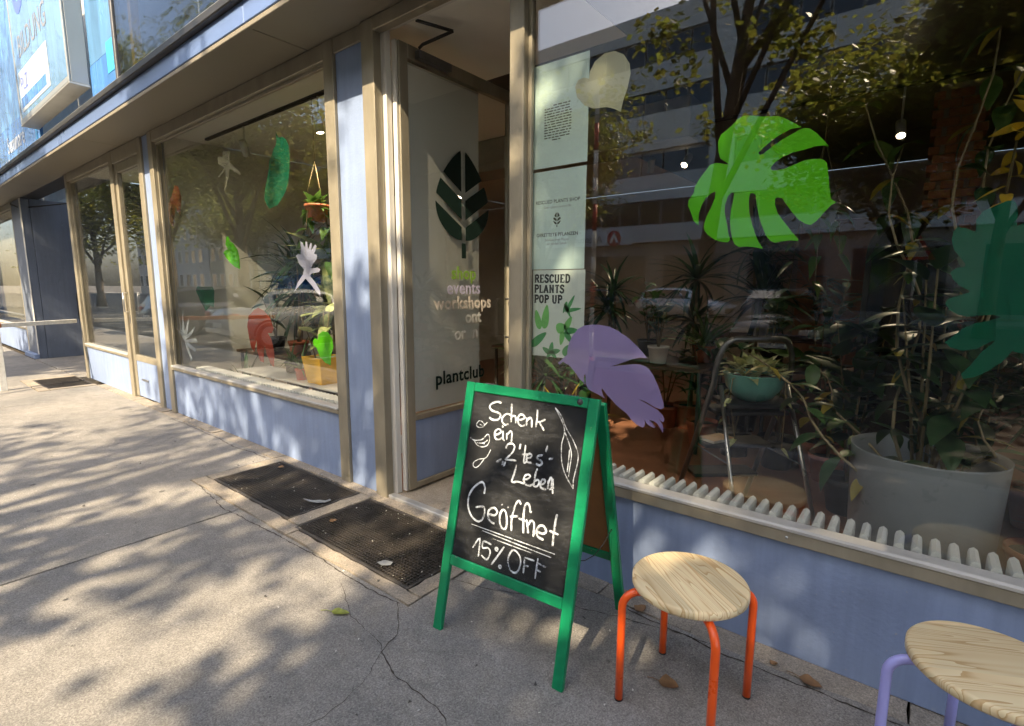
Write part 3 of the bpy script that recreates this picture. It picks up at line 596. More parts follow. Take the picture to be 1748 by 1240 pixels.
# outlines of the vinyl leaves on the glass (x, z) and chalk strokes on the board (along, up), metres
DECAL_OUTLINES = {
 'monstera': [(-0.637,1.862),(-0.672,1.89),(-0.681,1.918),(-0.684,1.953),(-0.675,1.977),(-0.652,1.992),(-0.634,2.006),(-0.618,2.022),(-0.598,2.031),(-0.573,2.027),(-0.532,2.016),(-0.48,2.008),(-0.46,1.999),(-0.432,1.98),(-0.399,1.956),(-0.431,1.956),(-0.464,1.944),(-0.494,1.926),(-0.52,1.906),(-0.536,1.89),(-0.53,1.883),(-0.518,1.885),(-0.492,1.904),(-0.462,1.923),(-0.429,1.938),(-0.404,1.949),(-0.39,1.952),(-0.373,1.947),(-0.352,1.929),(-0.33,1.904),(-0.31,1.878),(-0.327,1.884),(-0.352,1.885),(-0.384,1.879),(-0.421,1.875),(-0.454,1.863),(-0.476,1.85),(-0.491,1.832),(-0.486,1.823),(-0.466,1.82),(-0.44,1.823),(-0.403,1.836),(-0.381,1.843),(-0.356,1.844),(-0.334,1.841),(-0.321,1.835),(-0.312,1.824),(-0.306,1.792),(-0.301,1.76),(-0.295,1.728),(-0.29,1.702),(-0.273,1.69),(-0.288,1.682),(-0.305,1.662),(-0.328,1.632),(-0.345,1.619),(-0.362,1.624),(-0.384,1.64),(-0.405,1.664),(-0.431,1.701),(-0.443,1.719),(-0.458,1.725),(-0.467,1.719),(-0.466,1.7),(-0.456,1.67),(-0.434,1.639),(-0.408,1.604),(-0.381,1.572),(-0.382,1.566),(-0.409,1.569),(-0.436,1.566),(-0.456,1.563),(-0.472,1.57),(-0.49,1.592),(-0.504,1.623),(-0.517,1.658),(-0.528,1.702),(-0.535,1.741),(-0.546,1.749),(-0.556,1.745),(-0.558,1.722),(-0.553,1.678),(-0.542,1.639),(-0.527,1.599),(-0.513,1.568),(-0.495,1.543),(-0.524,1.549),(-0.558,1.554),(-0.583,1.553),(-0.599,1.563),(-0.609,1.586),(-0.617,1.622),(-0.622,1.657),(-0.62,1.697),(-0.614,1.731),(-0.613,1.755),(-0.622,1.758),(-0.635,1.746),(-0.644,1.716),(-0.644,1.69),(-0.635,1.654),(-0.626,1.613),(-0.616,1.582),(-0.623,1.572),(-0.646,1.574),(-0.673,1.584),(-0.702,1.604),(-0.717,1.623),(-0.72,1.642),(-0.713,1.673),(-0.695,1.712),(-0.685,1.742),(-0.683,1.769),(-0.698,1.764),(-0.72,1.746),(-0.734,1.72),(-0.742,1.689),(-0.742,1.643),(-0.762,1.663),(-0.775,1.696),(-0.789,1.725),(-0.787,1.743),(-0.768,1.773),(-0.764,1.796),(-0.747,1.825),(-0.728,1.849),(-0.709,1.871),(-0.687,1.876),(-0.664,1.87)],
 'purple': [(-1.398,1.027),(-1.392,1.017),(-1.369,1.034),(-1.331,1.018),(-1.302,0.992),(-1.274,0.961),(-1.243,0.936),(-1.249,0.959),(-1.25,0.978),(-1.243,0.987),(-1.24,0.97),(-1.239,0.941),(-1.226,0.916),(-1.196,0.905),(-1.164,0.895),(-1.133,0.882),(-1.146,0.9),(-1.152,0.921),(-1.149,0.928),(-1.128,0.905),(-1.101,0.883),(-1.075,0.861),(-1.049,0.844),(-1.019,0.827),(-0.998,0.805),(-0.973,0.786),(-0.944,0.777),(-0.933,0.782),(-0.931,0.798),(-0.934,0.816),(-0.924,0.799),(-0.907,0.789),(-0.886,0.784),(-0.884,0.791),(-0.896,0.804),(-0.913,0.817),(-0.89,0.814),(-0.871,0.804),(-0.857,0.784),(-0.847,0.77),(-0.846,0.791),(-0.851,0.807),(-0.87,0.829),(-0.856,0.82),(-0.846,0.818),(-0.842,0.831),(-0.851,0.848),(-0.874,0.866),(-0.921,0.886),(-0.966,0.904),(-0.931,0.896),(-0.888,0.877),(-0.861,0.873),(-0.848,0.881),(-0.85,0.901),(-0.862,0.934),(-0.879,0.976),(-0.902,1.017),(-0.919,1.039),(-0.938,1.053),(-0.966,1.06),(-0.994,1.059),(-1.033,1.052),(-1.072,1.044),(-1.112,1.036),(-1.072,1.051),(-1.033,1.068),(-1.0,1.082),(-0.967,1.091),(-0.934,1.091),(-0.95,1.109),(-0.984,1.141),(-1.028,1.174),(-1.078,1.202),(-1.123,1.22),(-1.17,1.225),(-1.211,1.225),(-1.254,1.218),(-1.291,1.199),(-1.318,1.165),(-1.337,1.13),(-1.345,1.1),(-1.347,1.071),(-1.372,1.049)],
 'heart': [(-1.101,2.141),(-1.13,2.158),(-1.169,2.174),(-1.198,2.177),(-1.238,2.181),(-1.284,2.205),(-1.322,2.246),(-1.333,2.291),(-1.318,2.317),(-1.288,2.321),(-1.262,2.31),(-1.258,2.34),(-1.234,2.375),(-1.186,2.397),(-1.139,2.393),(-1.097,2.369),(-1.068,2.326),(-1.062,2.286),(-1.073,2.234),(-1.09,2.19),(-1.098,2.16)],
 'darkgreen': [(0.093,1.571),(0.097,1.573),(0.095,1.606),(0.108,1.629),(0.133,1.642),(0.158,1.654),(0.172,1.654),(0.18,1.642),(0.185,1.618),(0.184,1.594),(0.187,1.58),(0.204,1.59),(0.225,1.584),(0.243,1.548),(0.241,1.505),(0.26,1.461),(0.262,1.408),(0.251,1.379),(0.276,1.341),(0.286,1.287),(0.269,1.252),(0.258,1.221),(0.238,1.209),(0.215,1.215),(0.196,1.18),(0.169,1.151),(0.14,1.129),(0.113,1.119),(0.107,1.134),(0.125,1.162),(0.148,1.207),(0.175,1.243),(0.167,1.242),(0.135,1.216),(0.104,1.208),(0.075,1.214),(0.059,1.232),(0.076,1.249),(0.097,1.277),(0.123,1.294),(0.153,1.303),(0.182,1.315),(0.163,1.322),(0.105,1.314),(0.081,1.319),(0.059,1.334),(0.048,1.352),(0.052,1.365),(0.071,1.376),(0.102,1.388),(0.099,1.395),(0.076,1.408),(0.058,1.429),(0.051,1.449),(0.063,1.462),(0.084,1.467),(0.083,1.475),(0.072,1.49),(0.053,1.517),(0.044,1.548),(0.046,1.574),(0.054,1.586),(0.074,1.582)],
 'greenA': [(-4.959,1.825),(-4.917,1.83),(-4.891,1.785),(-4.828,1.76),(-4.755,1.705),(-4.732,1.646),(-4.733,1.537),(-4.828,1.558),(-4.922,1.6),(-4.984,1.639),(-5.038,1.686),(-5.006,1.708),(-4.944,1.713),(-4.98,1.759)],
 'greenB': [(-3.549,0.996),(-3.541,1.035),(-3.481,1.063),(-3.414,1.061),(-3.363,1.021),(-3.35,0.959),(-3.384,0.894),(-3.397,0.817),(-3.467,0.829),(-3.532,0.868),(-3.573,0.929),(-3.618,0.952),(-3.62,0.984),(-3.59,1.006)],
 'lavender': [(-3.851,1.349),(-3.788,1.425),(-3.709,1.482),(-3.693,1.52),(-3.761,1.565),(-3.792,1.623),(-3.759,1.635),(-3.73,1.628),(-3.717,1.684),(-3.725,1.728),(-3.697,1.714),(-3.661,1.675),(-3.649,1.724),(-3.627,1.711),(-3.625,1.661),(-3.581,1.709),(-3.566,1.696),(-3.58,1.654),(-3.526,1.694),(-3.504,1.681),(-3.543,1.628),(-3.505,1.62),(-3.513,1.59),(-3.573,1.549),(-3.592,1.524),(-3.507,1.529),(-3.47,1.516),(-3.488,1.496),(-3.591,1.487),(-3.616,1.469),(-3.551,1.425),(-3.488,1.363),(-3.488,1.32),(-3.535,1.35),(-3.599,1.4),(-3.676,1.45),(-3.766,1.399)],
 'banana': [(-3.992,2.554),(-3.976,2.532),(-3.959,2.503),(-3.891,2.498),(-3.841,2.469),(-3.81,2.413),(-3.807,2.346),(-3.82,2.259),(-3.845,2.173),(-3.89,2.11),(-3.941,2.069),(-4.027,2.015),(-4.159,1.999),(-4.196,2.038),(-4.224,2.081),(-4.207,2.151),(-4.163,2.225),(-4.121,2.298),(-4.113,2.359),(-4.068,2.392),(-4.039,2.433),(-3.996,2.457),(-3.98,2.499)],
 'star': [(-4.986,2.515),(-4.916,2.501),(-4.898,2.546),(-4.771,2.527),(-4.794,2.445),(-4.592,2.322),(-4.612,2.316),(-4.795,2.386),(-4.838,2.305),(-4.952,2.177),(-4.891,2.294),(-4.875,2.387),(-5.007,2.343),(-5.016,2.353),(-4.892,2.407),(-5.007,2.457),(-5.01,2.501)],
 'brown': [(-6.029,2.387),(-5.944,2.369),(-5.883,2.257),(-5.953,2.082),(-6.029,2.138),(-6.04,2.206),(-6.094,2.11),(-6.152,1.961),(-6.208,2.016),(-6.257,2.106),(-6.228,2.223),(-6.114,2.313)],
 'red': [(-4.454,1.211),(-4.354,1.186),(-4.26,1.132),(-4.206,1.043),(-4.247,1.005),(-4.314,1.001),(-4.255,0.948),(-4.22,0.836),(-4.241,0.719),(-4.301,0.742),(-4.357,0.825),(-4.377,0.896),(-4.408,0.82),(-4.413,0.739),(-4.479,0.748),(-4.521,0.841),(-4.514,0.93),(-4.546,0.884),(-4.573,0.819),(-4.628,0.855),(-4.655,0.951),(-4.674,1.04),(-4.635,1.132),(-4.533,1.187)],
 'deepgreen': [(-5.721,1.344),(-5.671,1.386),(-5.512,1.378),(-5.337,1.382),(-5.287,1.347),(-5.306,1.283),(-5.336,1.186),(-5.409,1.2),(-5.517,1.147),(-5.622,1.228)],
 'spiky': [(-6.388,0.971),(-6.217,0.889),(-6.203,1.053),(-6.175,0.909),(-6.099,1.146),(-6.096,0.914),(-5.952,1.063),(-6.036,0.882),(-5.819,0.973),(-5.924,0.888),(-6.093,0.824),(-5.822,0.86),(-5.788,0.818),(-6.031,0.801),(-5.846,0.744),(-5.873,0.715),(-6.061,0.763),(-5.955,0.637),(-5.997,0.606),(-6.1,0.751),(-6.12,0.804),(-6.26,0.905)],
}
CHALK = [
(10,[(0.187,0.961),(0.168,0.964),(0.143,0.955),(0.131,0.94),(0.143,0.926),(0.178,0.92),(0.191,0.91),(0.18,0.893),(0.154,0.889),(0.136,0.896)]),
(10,[(0.238,0.921),(0.219,0.922),(0.203,0.908),(0.201,0.891),(0.218,0.878),(0.235,0.885)]),
(10,[(0.236,0.964),(0.24,0.94),(0.245,0.892)]),
(10,[(0.242,0.91),(0.252,0.919),(0.264,0.915),(0.268,0.893)]),
(10,[(0.281,0.908),(0.294,0.91),(0.306,0.92),(0.297,0.929),(0.282,0.927),(0.276,0.91),(0.284,0.89),(0.302,0.886),(0.312,0.893)]),
(10,[(0.316,0.921),(0.319,0.89)]),
(10,[(0.318,0.91),(0.329,0.923),(0.339,0.917),(0.343,0.889)]),
(10,[(0.359,0.958),(0.362,0.924),(0.362,0.892)]),
(10,[(0.399,0.926),(0.374,0.913),(0.363,0.914)]),
(10,[(0.374,0.913),(0.399,0.885)]),
(10,[(0.176,0.832),(0.192,0.836),(0.204,0.848),(0.193,0.857),(0.178,0.849),(0.174,0.831),(0.184,0.816),(0.202,0.817),(0.212,0.826)]),
(10,[(0.209,0.873),(0.209,0.865)]),
(10,[(0.213,0.853),(0.22,0.82),(0.227,0.819)]),
(10,[(0.232,0.848),(0.236,0.823)]),
(10,[(0.235,0.841),(0.249,0.857),(0.257,0.849),(0.26,0.816)]),
(10,[(0.238,0.786),(0.244,0.804),(0.265,0.811),(0.278,0.8),(0.271,0.777),(0.252,0.755),(0.242,0.744),(0.276,0.748),(0.294,0.748)]),
(10,[(0.303,0.816),(0.302,0.795)]),
(10,[(0.327,0.815),(0.329,0.751),(0.341,0.754)]),
(10,[(0.315,0.778),(0.349,0.784)]),
(10,[(0.339,0.768),(0.355,0.773),(0.36,0.784),(0.347,0.786),(0.338,0.771),(0.345,0.754),(0.365,0.755)]),
(10,[(0.408,0.792),(0.39,0.786),(0.385,0.775),(0.402,0.771),(0.41,0.762),(0.399,0.752),(0.384,0.755)]),
(10,[(0.424,0.832),(0.42,0.806)]),
(10,[(0.436,0.783),(0.453,0.788)]),
(10,[(0.201,0.726),(0.224,0.742)]),
(10,[(0.232,0.736),(0.232,0.721)]),
(10,[(0.244,0.736),(0.24,0.717)]),
(10,[(0.298,0.734),(0.293,0.7),(0.287,0.666),(0.315,0.672),(0.342,0.67)]),
(10,[(0.339,0.686),(0.356,0.691),(0.367,0.703),(0.357,0.708),(0.343,0.701),(0.339,0.684),(0.351,0.669),(0.372,0.67),(0.383,0.679)]),
(10,[(0.393,0.739),(0.387,0.709),(0.387,0.67)]),
(10,[(0.386,0.687),(0.401,0.698),(0.409,0.689),(0.401,0.673),(0.387,0.67)]),
(10,[(0.412,0.682),(0.428,0.689),(0.434,0.701),(0.423,0.704),(0.415,0.69),(0.42,0.672),(0.443,0.67)]),
(10,[(0.448,0.704),(0.449,0.673)]),
(10,[(0.448,0.694),(0.454,0.718),(0.462,0.707),(0.462,0.683)]),
(10,[(0.455,0.674),(0.474,0.684)]),
(10,[(0.465,0.715),(0.472,0.661)]),
(5,[(0.435,0.976),(0.457,0.949),(0.481,0.914),(0.487,0.887),(0.482,0.851),(0.485,0.817),(0.492,0.783),(0.508,0.748),(0.531,0.719),(0.55,0.699)]),
(5,[(0.437,0.975),(0.465,0.95),(0.491,0.909),(0.524,0.872),(0.55,0.832),(0.556,0.802),(0.552,0.761),(0.548,0.726),(0.552,0.696)]),
(5,[(0.485,0.897),(0.511,0.856),(0.527,0.817),(0.527,0.773),(0.527,0.735)]),
(5,[(0.517,0.833),(0.519,0.788),(0.519,0.751)]),
(5,[(0.076,0.858),(0.086,0.873),(0.101,0.874),(0.118,0.861),(0.103,0.849),(0.083,0.849),(0.076,0.858)]),
(5,[(0.118,0.861),(0.13,0.874)]),
(5,[(0.093,0.861),(0.109,0.857)]),
(5,[(0.054,0.799),(0.078,0.792),(0.116,0.802),(0.137,0.825),(0.149,0.823),(0.153,0.801),(0.144,0.782),(0.121,0.772),(0.096,0.775),(0.079,0.788)]),
(5,[(0.09,0.784),(0.123,0.788),(0.145,0.805)]),
(5,[(0.123,0.788),(0.131,0.786)]),
(5,[(0.166,0.769),(0.148,0.733),(0.116,0.721),(0.091,0.705),(0.089,0.689),(0.103,0.684),(0.12,0.697),(0.139,0.725)]),
(11,[(0.163,0.59),(0.163,0.615),(0.146,0.634),(0.115,0.612),(0.092,0.576),(0.088,0.54),(0.099,0.508),(0.123,0.484),(0.154,0.477),(0.175,0.497),(0.172,0.538),(0.13,0.528)]),
(11,[(0.199,0.518),(0.227,0.52),(0.238,0.536),(0.222,0.548),(0.201,0.537),(0.195,0.517),(0.208,0.494),(0.233,0.488)]),
(11,[(0.263,0.553),(0.253,0.532),(0.256,0.503),(0.271,0.481),(0.288,0.486),(0.288,0.515),(0.278,0.545),(0.263,0.553)]),
(11,[(0.255,0.571),(0.258,0.567)]),
(11,[(0.283,0.567),(0.288,0.564)]),
(11,[(0.342,0.59),(0.331,0.602),(0.318,0.585),(0.312,0.554),(0.309,0.521),(0.315,0.482)]),
(11,[(0.3,0.533),(0.336,0.544)]),
(11,[(0.394,0.573),(0.387,0.576),(0.38,0.596),(0.366,0.6),(0.359,0.576),(0.362,0.534),(0.369,0.488)]),
(11,[(0.339,0.537),(0.37,0.536)]),
(11,[(0.375,0.541),(0.384,0.515),(0.39,0.494)]),
(11,[(0.385,0.522),(0.396,0.543),(0.41,0.536),(0.414,0.502),(0.414,0.488)]),
(11,[(0.429,0.51),(0.452,0.509),(0.466,0.521),(0.452,0.537),(0.434,0.532),(0.425,0.51),(0.434,0.493),(0.459,0.488)]),
(11,[(0.501,0.593),(0.498,0.552),(0.499,0.477)]),
(11,[(0.479,0.527),(0.516,0.523)]),
(5,[(0.121,0.458),(0.513,0.451)]),
(5,[(0.178,0.447),(0.5,0.435)]),
(5,[(0.231,0.43),(0.417,0.427)]),
(9,[(0.144,0.37),(0.172,0.414),(0.177,0.344)]),
(9,[(0.231,0.406),(0.192,0.408),(0.192,0.382),(0.217,0.389),(0.231,0.375),(0.22,0.344),(0.191,0.352)]),
(9,[(0.293,0.415),(0.244,0.331)]),
(9,[(0.256,0.403),(0.252,0.394),(0.26,0.39),(0.264,0.399),(0.256,0.403)]),
(9,[(0.283,0.341),(0.28,0.335),(0.287,0.331),(0.29,0.339),(0.283,0.341)]),
(9,[(0.333,0.415),(0.321,0.394),(0.319,0.365),(0.335,0.337),(0.361,0.337),(0.374,0.364),(0.371,0.395),(0.351,0.413),(0.333,0.415)]),
(9,[(0.389,0.403),(0.392,0.345)]),
(9,[(0.389,0.403),(0.433,0.403)]),
(9,[(0.39,0.372),(0.41,0.376)]),
(9,[(0.446,0.417),(0.445,0.341)]),
(9,[(0.446,0.4),(0.482,0.395)]),
(9,[(0.446,0.374),(0.465,0.373)]),
]

# ------------------------------------------------------------------ inside of the shop
FLOORI = pmat('red_brown_floor', (0.30, 0.135, 0.075), 0.35, var=0.28, scale=2.2, bump=0.04, bscale=20)
struct('shop_floor', MB().box(-6.45, 2.9, 0.101, 6.2, -0.02, 0.016), FLOORI)
struct('shop_ceiling', MB().box(-6.45, -2.9, 0.10, 6.2, HEAD, HEAD + .02), OFFW); struct('entrance_ceiling', MB().box(-2.898, -1.62, 0.10, 1.1, HEAD, HEAD + .02), OFFW); struct('shop_ceiling_painted_shade', MB().box(-2.898, 2.9, 1.102, 6.2, HEAD, HEAD + .02), MATS['dark_metal']); struct('window_ceiling_painted_shade', MB().box(-1.618, 2.9, 0.10, 1.1, HEAD, HEAD + .02), pmat('ceiling_shade_tone', (0.10, 0.085, 0.065), .7, var=.25, scale=3, stretch=(.4, 4, 1)))  # the dark ceiling parts carry an unlit look in their colour
struct('shop_wall_left', MB().box(-6.60, -6.452, 0.125, 6.2, 0, HEAD), pmat('side_wall_paint', (0.70, 0.68, 0.60), .75, var=.08, scale=2))
struct('shop_wall_back', MB().box(-6.45, 2.9, 6.21, 6.35, 0, HEAD), pmat('back_wall_paint', (0.36, 0.31, 0.25), 0.8, var=0.15, scale=1.0))
struct('shop_wall_right', MB().box(2.905, 3.05, 0.125, 6.2, 0, HEAD), OFFW)
struct('ceiling_beam', MB().cham(-6.44, -1.64, 2.3, 2.7, 2.62, HEAD - .002, b=.01), pmat('beam_paint', (.30, .28, .24), .7))
wp = struct('wall_panel_dark', MB().cham(-1.45, 0.6, 6.14, 6.205, 0, 2.3, b=.01), pmat('warm_wall_panel', (0.42, 0.22, 0.13), 0.7, var=0.2))
BR = pmat('brick_red', (0.27, 0.10, 0.045), 0.8, var=0.3, scale=8, bump=0.3, bscale=30)
colm = thing('brick_column', (0.07, 3.4, 0), 'red brown brick column inside the shop behind the hanging vines', 'column')
MB().cham(-.07, 0.21, 3.29, 3.51, 0.016, HEAD - .004, b=.01).build('mortar_core', pmat('mortar', (0.22, 0.16, 0.12), .9), colm)
bme = MB().cham(-.07, .07, -.115, .115, -.03, .03, b=.004).mesh('brick', BR)
bme2 = MB().cham(-.15, .15, -.01, .01, -.03, .03, b=.004).mesh('brick_face', BR)
for k in range(43):
    z = .05 + k * .067
    for xx in ((.283, .427) if k % 2 else (.215, .35, .485)):
        hw = .07 if (k % 2 or xx == .35) else .035
        link('brick', bme, colm, Matrix.Translation((xx - .28, 3.395, z)) @ Matrix.Diagonal((hw / .0715, 1.02, 1, 1)))

# the plain rooms behind the neighbouring glass
NBW = pmat('neighbour_wall_paint', (0.42, 0.40, 0.36), .8, var=.08); NBF = pmat('neighbour_floor_lino', (0.22, 0.20, 0.17), .6, var=.15)
struct('neighbour_floor', MB().box(-9.755, -6.605, .101, 4.0, -.02, .014), NBF); struct('neighbour_wall_back', MB().box(-9.755, -6.605, 4.01, 4.12, 0, HEAD), NBW); struct('neighbour_ceiling', MB().box(-9.755, -6.605, .10, 4.0, HEAD, HEAD + .02), OFFW)
struct('far_shop_floor', MB().box(-18, -13.3, .101, 4.0, -.02, .014), NBF); struct('far_shop_wall_back', MB().box(-18, -13.3, 4.01, 4.12, 0, HEAD), NBW); struct('far_shop_ceiling', MB().box(-18, -13.3, .10, 4.0, HEAD, HEAD + .02), OFFW)
ct = thing('counter', (-8.4, 1.6, .014), 'pale counter dimly seen behind the narrow far window', 'counter'); cbox('body', (-9.3, -7.5, 1.4, 1.9, .014, .88), WHITEP, ct); cbox('counter_top', (-9.34, -7.46, 1.36, 1.94, .881, .92), WHITEP, ct)
# lit ceiling spots on a rail
LAMPE = pmat('lamp_lens', (1, .9, .75), .3, emit=(1.0, 0.80, 0.55), estr=22.0); LAMPB = pmat('lamp_housing_white', (0.55, 0.54, 0.50), .4)
def spot(x, y, z, aim, label, power, ceil=HEAD):
    t = thing('ceiling_spot', (x, y, z), label, 'lamp', 'ceiling spots inside the shop'); d = Vector(aim).normalized()
    p = Vector((x, y, z)); a = p - d * .075; b = p + d * .075
    MB().tube([a, a + d * .004, b - d * .004, b], [.03, .034, .034, .032], 16).build('housing', LAMPB, t)
    MB().tube([b - d * .002, b + d * .002], .026, 16).build('lens', LAMPE, t)
    MB().tube([p, (x, y, z + .06), (x, y, ceil - .024)], .008, 8).build('stem', LAMPB, t)
    if power:
        l = bpy.data.lights.new('spot_light', 'SPOT'); l.energy = power; l.color = (1, .78, .52); l.spot_size = R(95); l.spot_blend = .6; l.shadow_soft_size = .03
        o = bpy.data.objects.new('spot_light', l); COL.objects.link(o); o.location = b + d * .01; o.rotation_euler = d.to_track_quat('-Z', 'Y').to_euler()
        o.parent = t; o.matrix_parent_inverse = Matrix.Translation((x, y, z)).inverted()
for x0, x1, y in [(-6.2, -3.2, .45), (-2.6, 2.4, 3.1)]:
    tag(cbox('lamp_rail', (x0, x1, y - .018, y + .018, HEAD - .024, HEAD - .001), pmat('matt_black_rail', (.012, .012, .012), .9, spec=.05), None, .002), 'black lamp rail on the ceiling ' + ('behind the plant window' if x0 < -4 else 'deep inside behind the wide window'), 'rail')
spot(-4.05, .45, 2.72, (.05, .12, -1), 'pale spot lamp hanging behind the top of the plant window', 45)
spot(-5.35, .45, 2.72, (-.4, .5, -1), 'dim spot lamp on the rail at the left of the plant window', 0)
spot(-1.95, 3.1, 2.62, (-.1, -.75, -.75), 'bright spot lamp glowing beside the monstera decal stalk', 14)
spot(-2.32, 3.1, 2.62, (-.4, .6, -.8), 'small warm spot lamp glowing right of the middle poster', 14)
spot(-.28, 3.1, 2.62, (.1, -.6, -.85), 'spot lamp glowing between the hanging vines', 14)
spot(1.6, 3.1, 2.62, (0, .2, -1), 'spot lamp at the far right of the ceiling rail', 8)

# white banner behind the glass of the open door
bn = thing('banner', (-2.66, .15, .55), 'white banner hanging behind the glass of the open door', 'banner')
MB().cham(-2.638, -2.6355, .170, .838, .552, 2.75, b=.0008).build('sheet', pmat('banner_fabric', (0.88, 0.86, 0.80), .7, var=.03, scale=2), bn)
MB().tube([(-2.637, .172, 2.752), (-2.637, .836, 2.752)], .006, 8).build('top_rod', WHITEP, bn)
DX = lambda y, z: basis(Vector((-2.6195, y, z)), Vector((0, 1, 0)), Vector((0, 0, 1)), Vector((1, 0, 0)))
DGR = pmat('dark_green_vinyl', (0.008, 0.020, 0.016), .8, var=.1, spec=.08)
lg = thing('leaf_logo_decal', (-2.6195, .66, 1.6), 'large dark leaf emblem on the glass of the open door', 'decal')
def leaf_logo(f0, f1, cx, z0, z1, hw, mat, parent, gap):
    """Leaf emblem cut into six fields by a midrib and two pairs of ribs rising outwards, with a short stalk."""
    H = z1 - z0; zb = z0 + H * .16; HH = z1 - zb
    half = lambda t: hw * math.sin(math.pi * min(1, max(0, t)) ** .74) ** .72
    rise = .62; r1 = zb + .20 * HH; r2 = zb + .50 * HH          # where the two ribs leave the midrib
    cuts = [(None, r1), (r1, r2), (r2, None)]
    for s in (-1, 1):
        for lo, hi in cuts:
            P = []
            zi0 = zb + .01 * HH if lo is None else lo + gap * .62; zi1 = z1 - .055 * HH if hi is None else hi - gap * .62
            P.append((gap / 2, zi0))
            for i in range(61):
                t = i / 60; w = half(t); z = zb + t * HH
                if w <= gap / 2: continue
                if lo is not None and z < zi0 + rise * (w - gap / 2): continue
                if hi is not None and z > zi1 + rise * (w - gap / 2): continue
                P.append((w, z))
            P.append((gap / 2, zi1))
            P = [(cx + s * u, v) for u, v in P]
            MB().prism(P, f0, f1).build('leaf_field', mat, parent)
    MB().prism([(cx - gap * .5, z0), (cx + gap * .5, z0), (cx + gap * .5, zb - gap * .3), (cx - gap * .5, zb - gap * .3)], f0, f1).build('stalk', mat, parent)
leaf_logo(lambda u, v: (-2.6195, u, v), lambda u, v: (-2.6205, u, v), .66, 1.595, 2.335, .268, DGR, lg, .042)
dt = thing('door_lettering', (-2.6195, .66, .7), 'coloured words shop events workshops and dark plantclub on the door glass', 'lettering')
for s, z, sz, c in [('shop', 1.45, .125, (0.16, 0.30, 0.03)), ('events', 1.345, .125, (0.42, 0.40, 0.52)), ('workshops', 1.24, .125, (0.62, 0.55, 0.47))]:
    text('word', s, sz, pmat('vinyl_' + s, c, .5), dt, DX(.66, z), bold=.022, align='CENTER', space=1.06)
VW = pmat('vinyl_white', (0.66, 0.65, 0.60), .5); text('word', 'ont', .125, VW, dt, DX(.84, 1.135), bold=.022, align='RIGHT'); text('word', 'or  n', .125, VW, dt, DX(.68, 1.02), bold=.022, align='CENTER')
text('word', 'plantclub', .132, DGR, dt, DX(.62, .715), bold=.022, align='CENTER', space=1.06)

# ------------------------------------------------------------------ vinyl leaves and posters on the inside of the glass
YD0, YD1 = 0.0452, 0.0462
VIN = {'monstera': ((0.15, 0.74, 0.008), 'large bright green monstera leaf decal on the wide window'),
 'purple': ((0.47, 0.38, 0.78), 'lavender torn leaf decal above the chalkboard sign'),
 'heart': ((0.68, 0.68, 0.48), 'pale cream heart shaped leaf decal beside the top poster'),
 'darkgreen': ((0.004, 0.15, 0.078), 'dark green lobed leaf decal at the right edge of the photo'),
 'greenA': ((0.16, 0.72, 0.01), 'small bright green lobed leaf decal high on the plant window'),
 'greenB': ((0.16, 0.72, 0.01), 'bright green heart leaf decal above the yellow pot'),
 'lavender': ((0.44, 0.44, 0.58), 'pale lilac fringed leaf decal on the plant window'),
 'banana': ((0.006, 0.12, 0.065), 'long dark green banana leaf decal on the plant window'),
 'star': ((0.45, 0.42, 0.32), 'faint beige spread leaf decal near the top of the plant window'),
 'brown': ((0.12, 0.035, 0.018), 'rust brown narrow leaf decal at the left of the plant window'),
 'red': ((0.50, 0.075, 0.035), 'orange red drooping leaf decal low on the plant window'),
 'deepgreen': ((0.008, 0.10, 0.045), 'dark green blunt leaf decal at the left of the plant window'),
 'spiky': ((0.40, 0.44, 0.50), 'grey spiky leaf decal at the lower left of the plant window')}
for k, (c, lb) in VIN.items():
    P = DECAL_OUTLINES[k]; n = len(P)
    P = [p for i, p in enumerate(P) if (Vector(p) - Vector(P[i - 1])).length > .002]
    o = MB().prism(P, lambda u, v: (u, YD0, v), lambda u, v: (u, YD1, v)).build('leaf_decal', pmat('vinyl_' + k, c, .35, var=.05, scale=2, transl=.25))
    tag(o, lb, 'decal', 'leaf decals on the shop windows')

PAPER = pmat('poster_paper', (0.72, 0.90, 0.88), .5, var=.06, scale=3, transl=.2); PAPERW = pmat('poster_paper_white', (0.80, 0.88, 0.83), .5, var=.05, scale=3, transl=.2)
INK = pmat('poster_ink', (0.03, 0.04, 0.045), .6, var=.1); INKG = pmat('poster_grey_ink', (0.30, 0.36, 0.36), .6)
PY = 0.0470                                       # posters sit just inside the pane
FP = lambda x, z: FZ(x, PY - .0003, z)
def poster(x0, x1, z0, z1, mat, label):
    t = thing('poster', ((x0 + x1) / 2, PY, z0), label, 'poster', 'posters on the window beside the door'); MB().box(x0, x1, PY, PY + .0008, z0, z1).build('sheet', mat, t); return t
fl0 = lambda u, v: (u, PY - .0008, v); fl1 = lambda u, v: (u, PY - .0001, v)
p1 = poster(-1.575, -1.262, 1.962, 2.428, PAPER, 'top pale blue poster with a block of small print')
tl = MB(); r3 = random.Random(12)
for k in range(14):
    z = 2.235 - k * .0118; x = -1.50; e = -1.35 if k < 13 else -1.40
    if k == 0: x = -1.45
    if k == 13: x = -1.455
    while x < e - .008:
        w = min(r3.uniform(.008, .03), e - x); tl.prism([(x, z), (x + w, z), (x + w, z + .0045), (x, z + .0045)], fl0, fl1); x += w + .006
tl.build('print_lines', INK, p1)
p2 = poster(-1.575, -1.264, 1.483, 1.946, PAPER, 'middle pale blue poster with a small leaf emblem')
text('headline', 'RESCUED PLANTS SHOP', .0225, INK, p2, FP(-1.42, 1.795), ext=.0002, bold=.012, align='CENTER', space=1.04)
text('subline', 'Give a plant a second life', .0155, INKG, p2, FP(-1.42, 1.772), ext=.0002, align='CENTER')
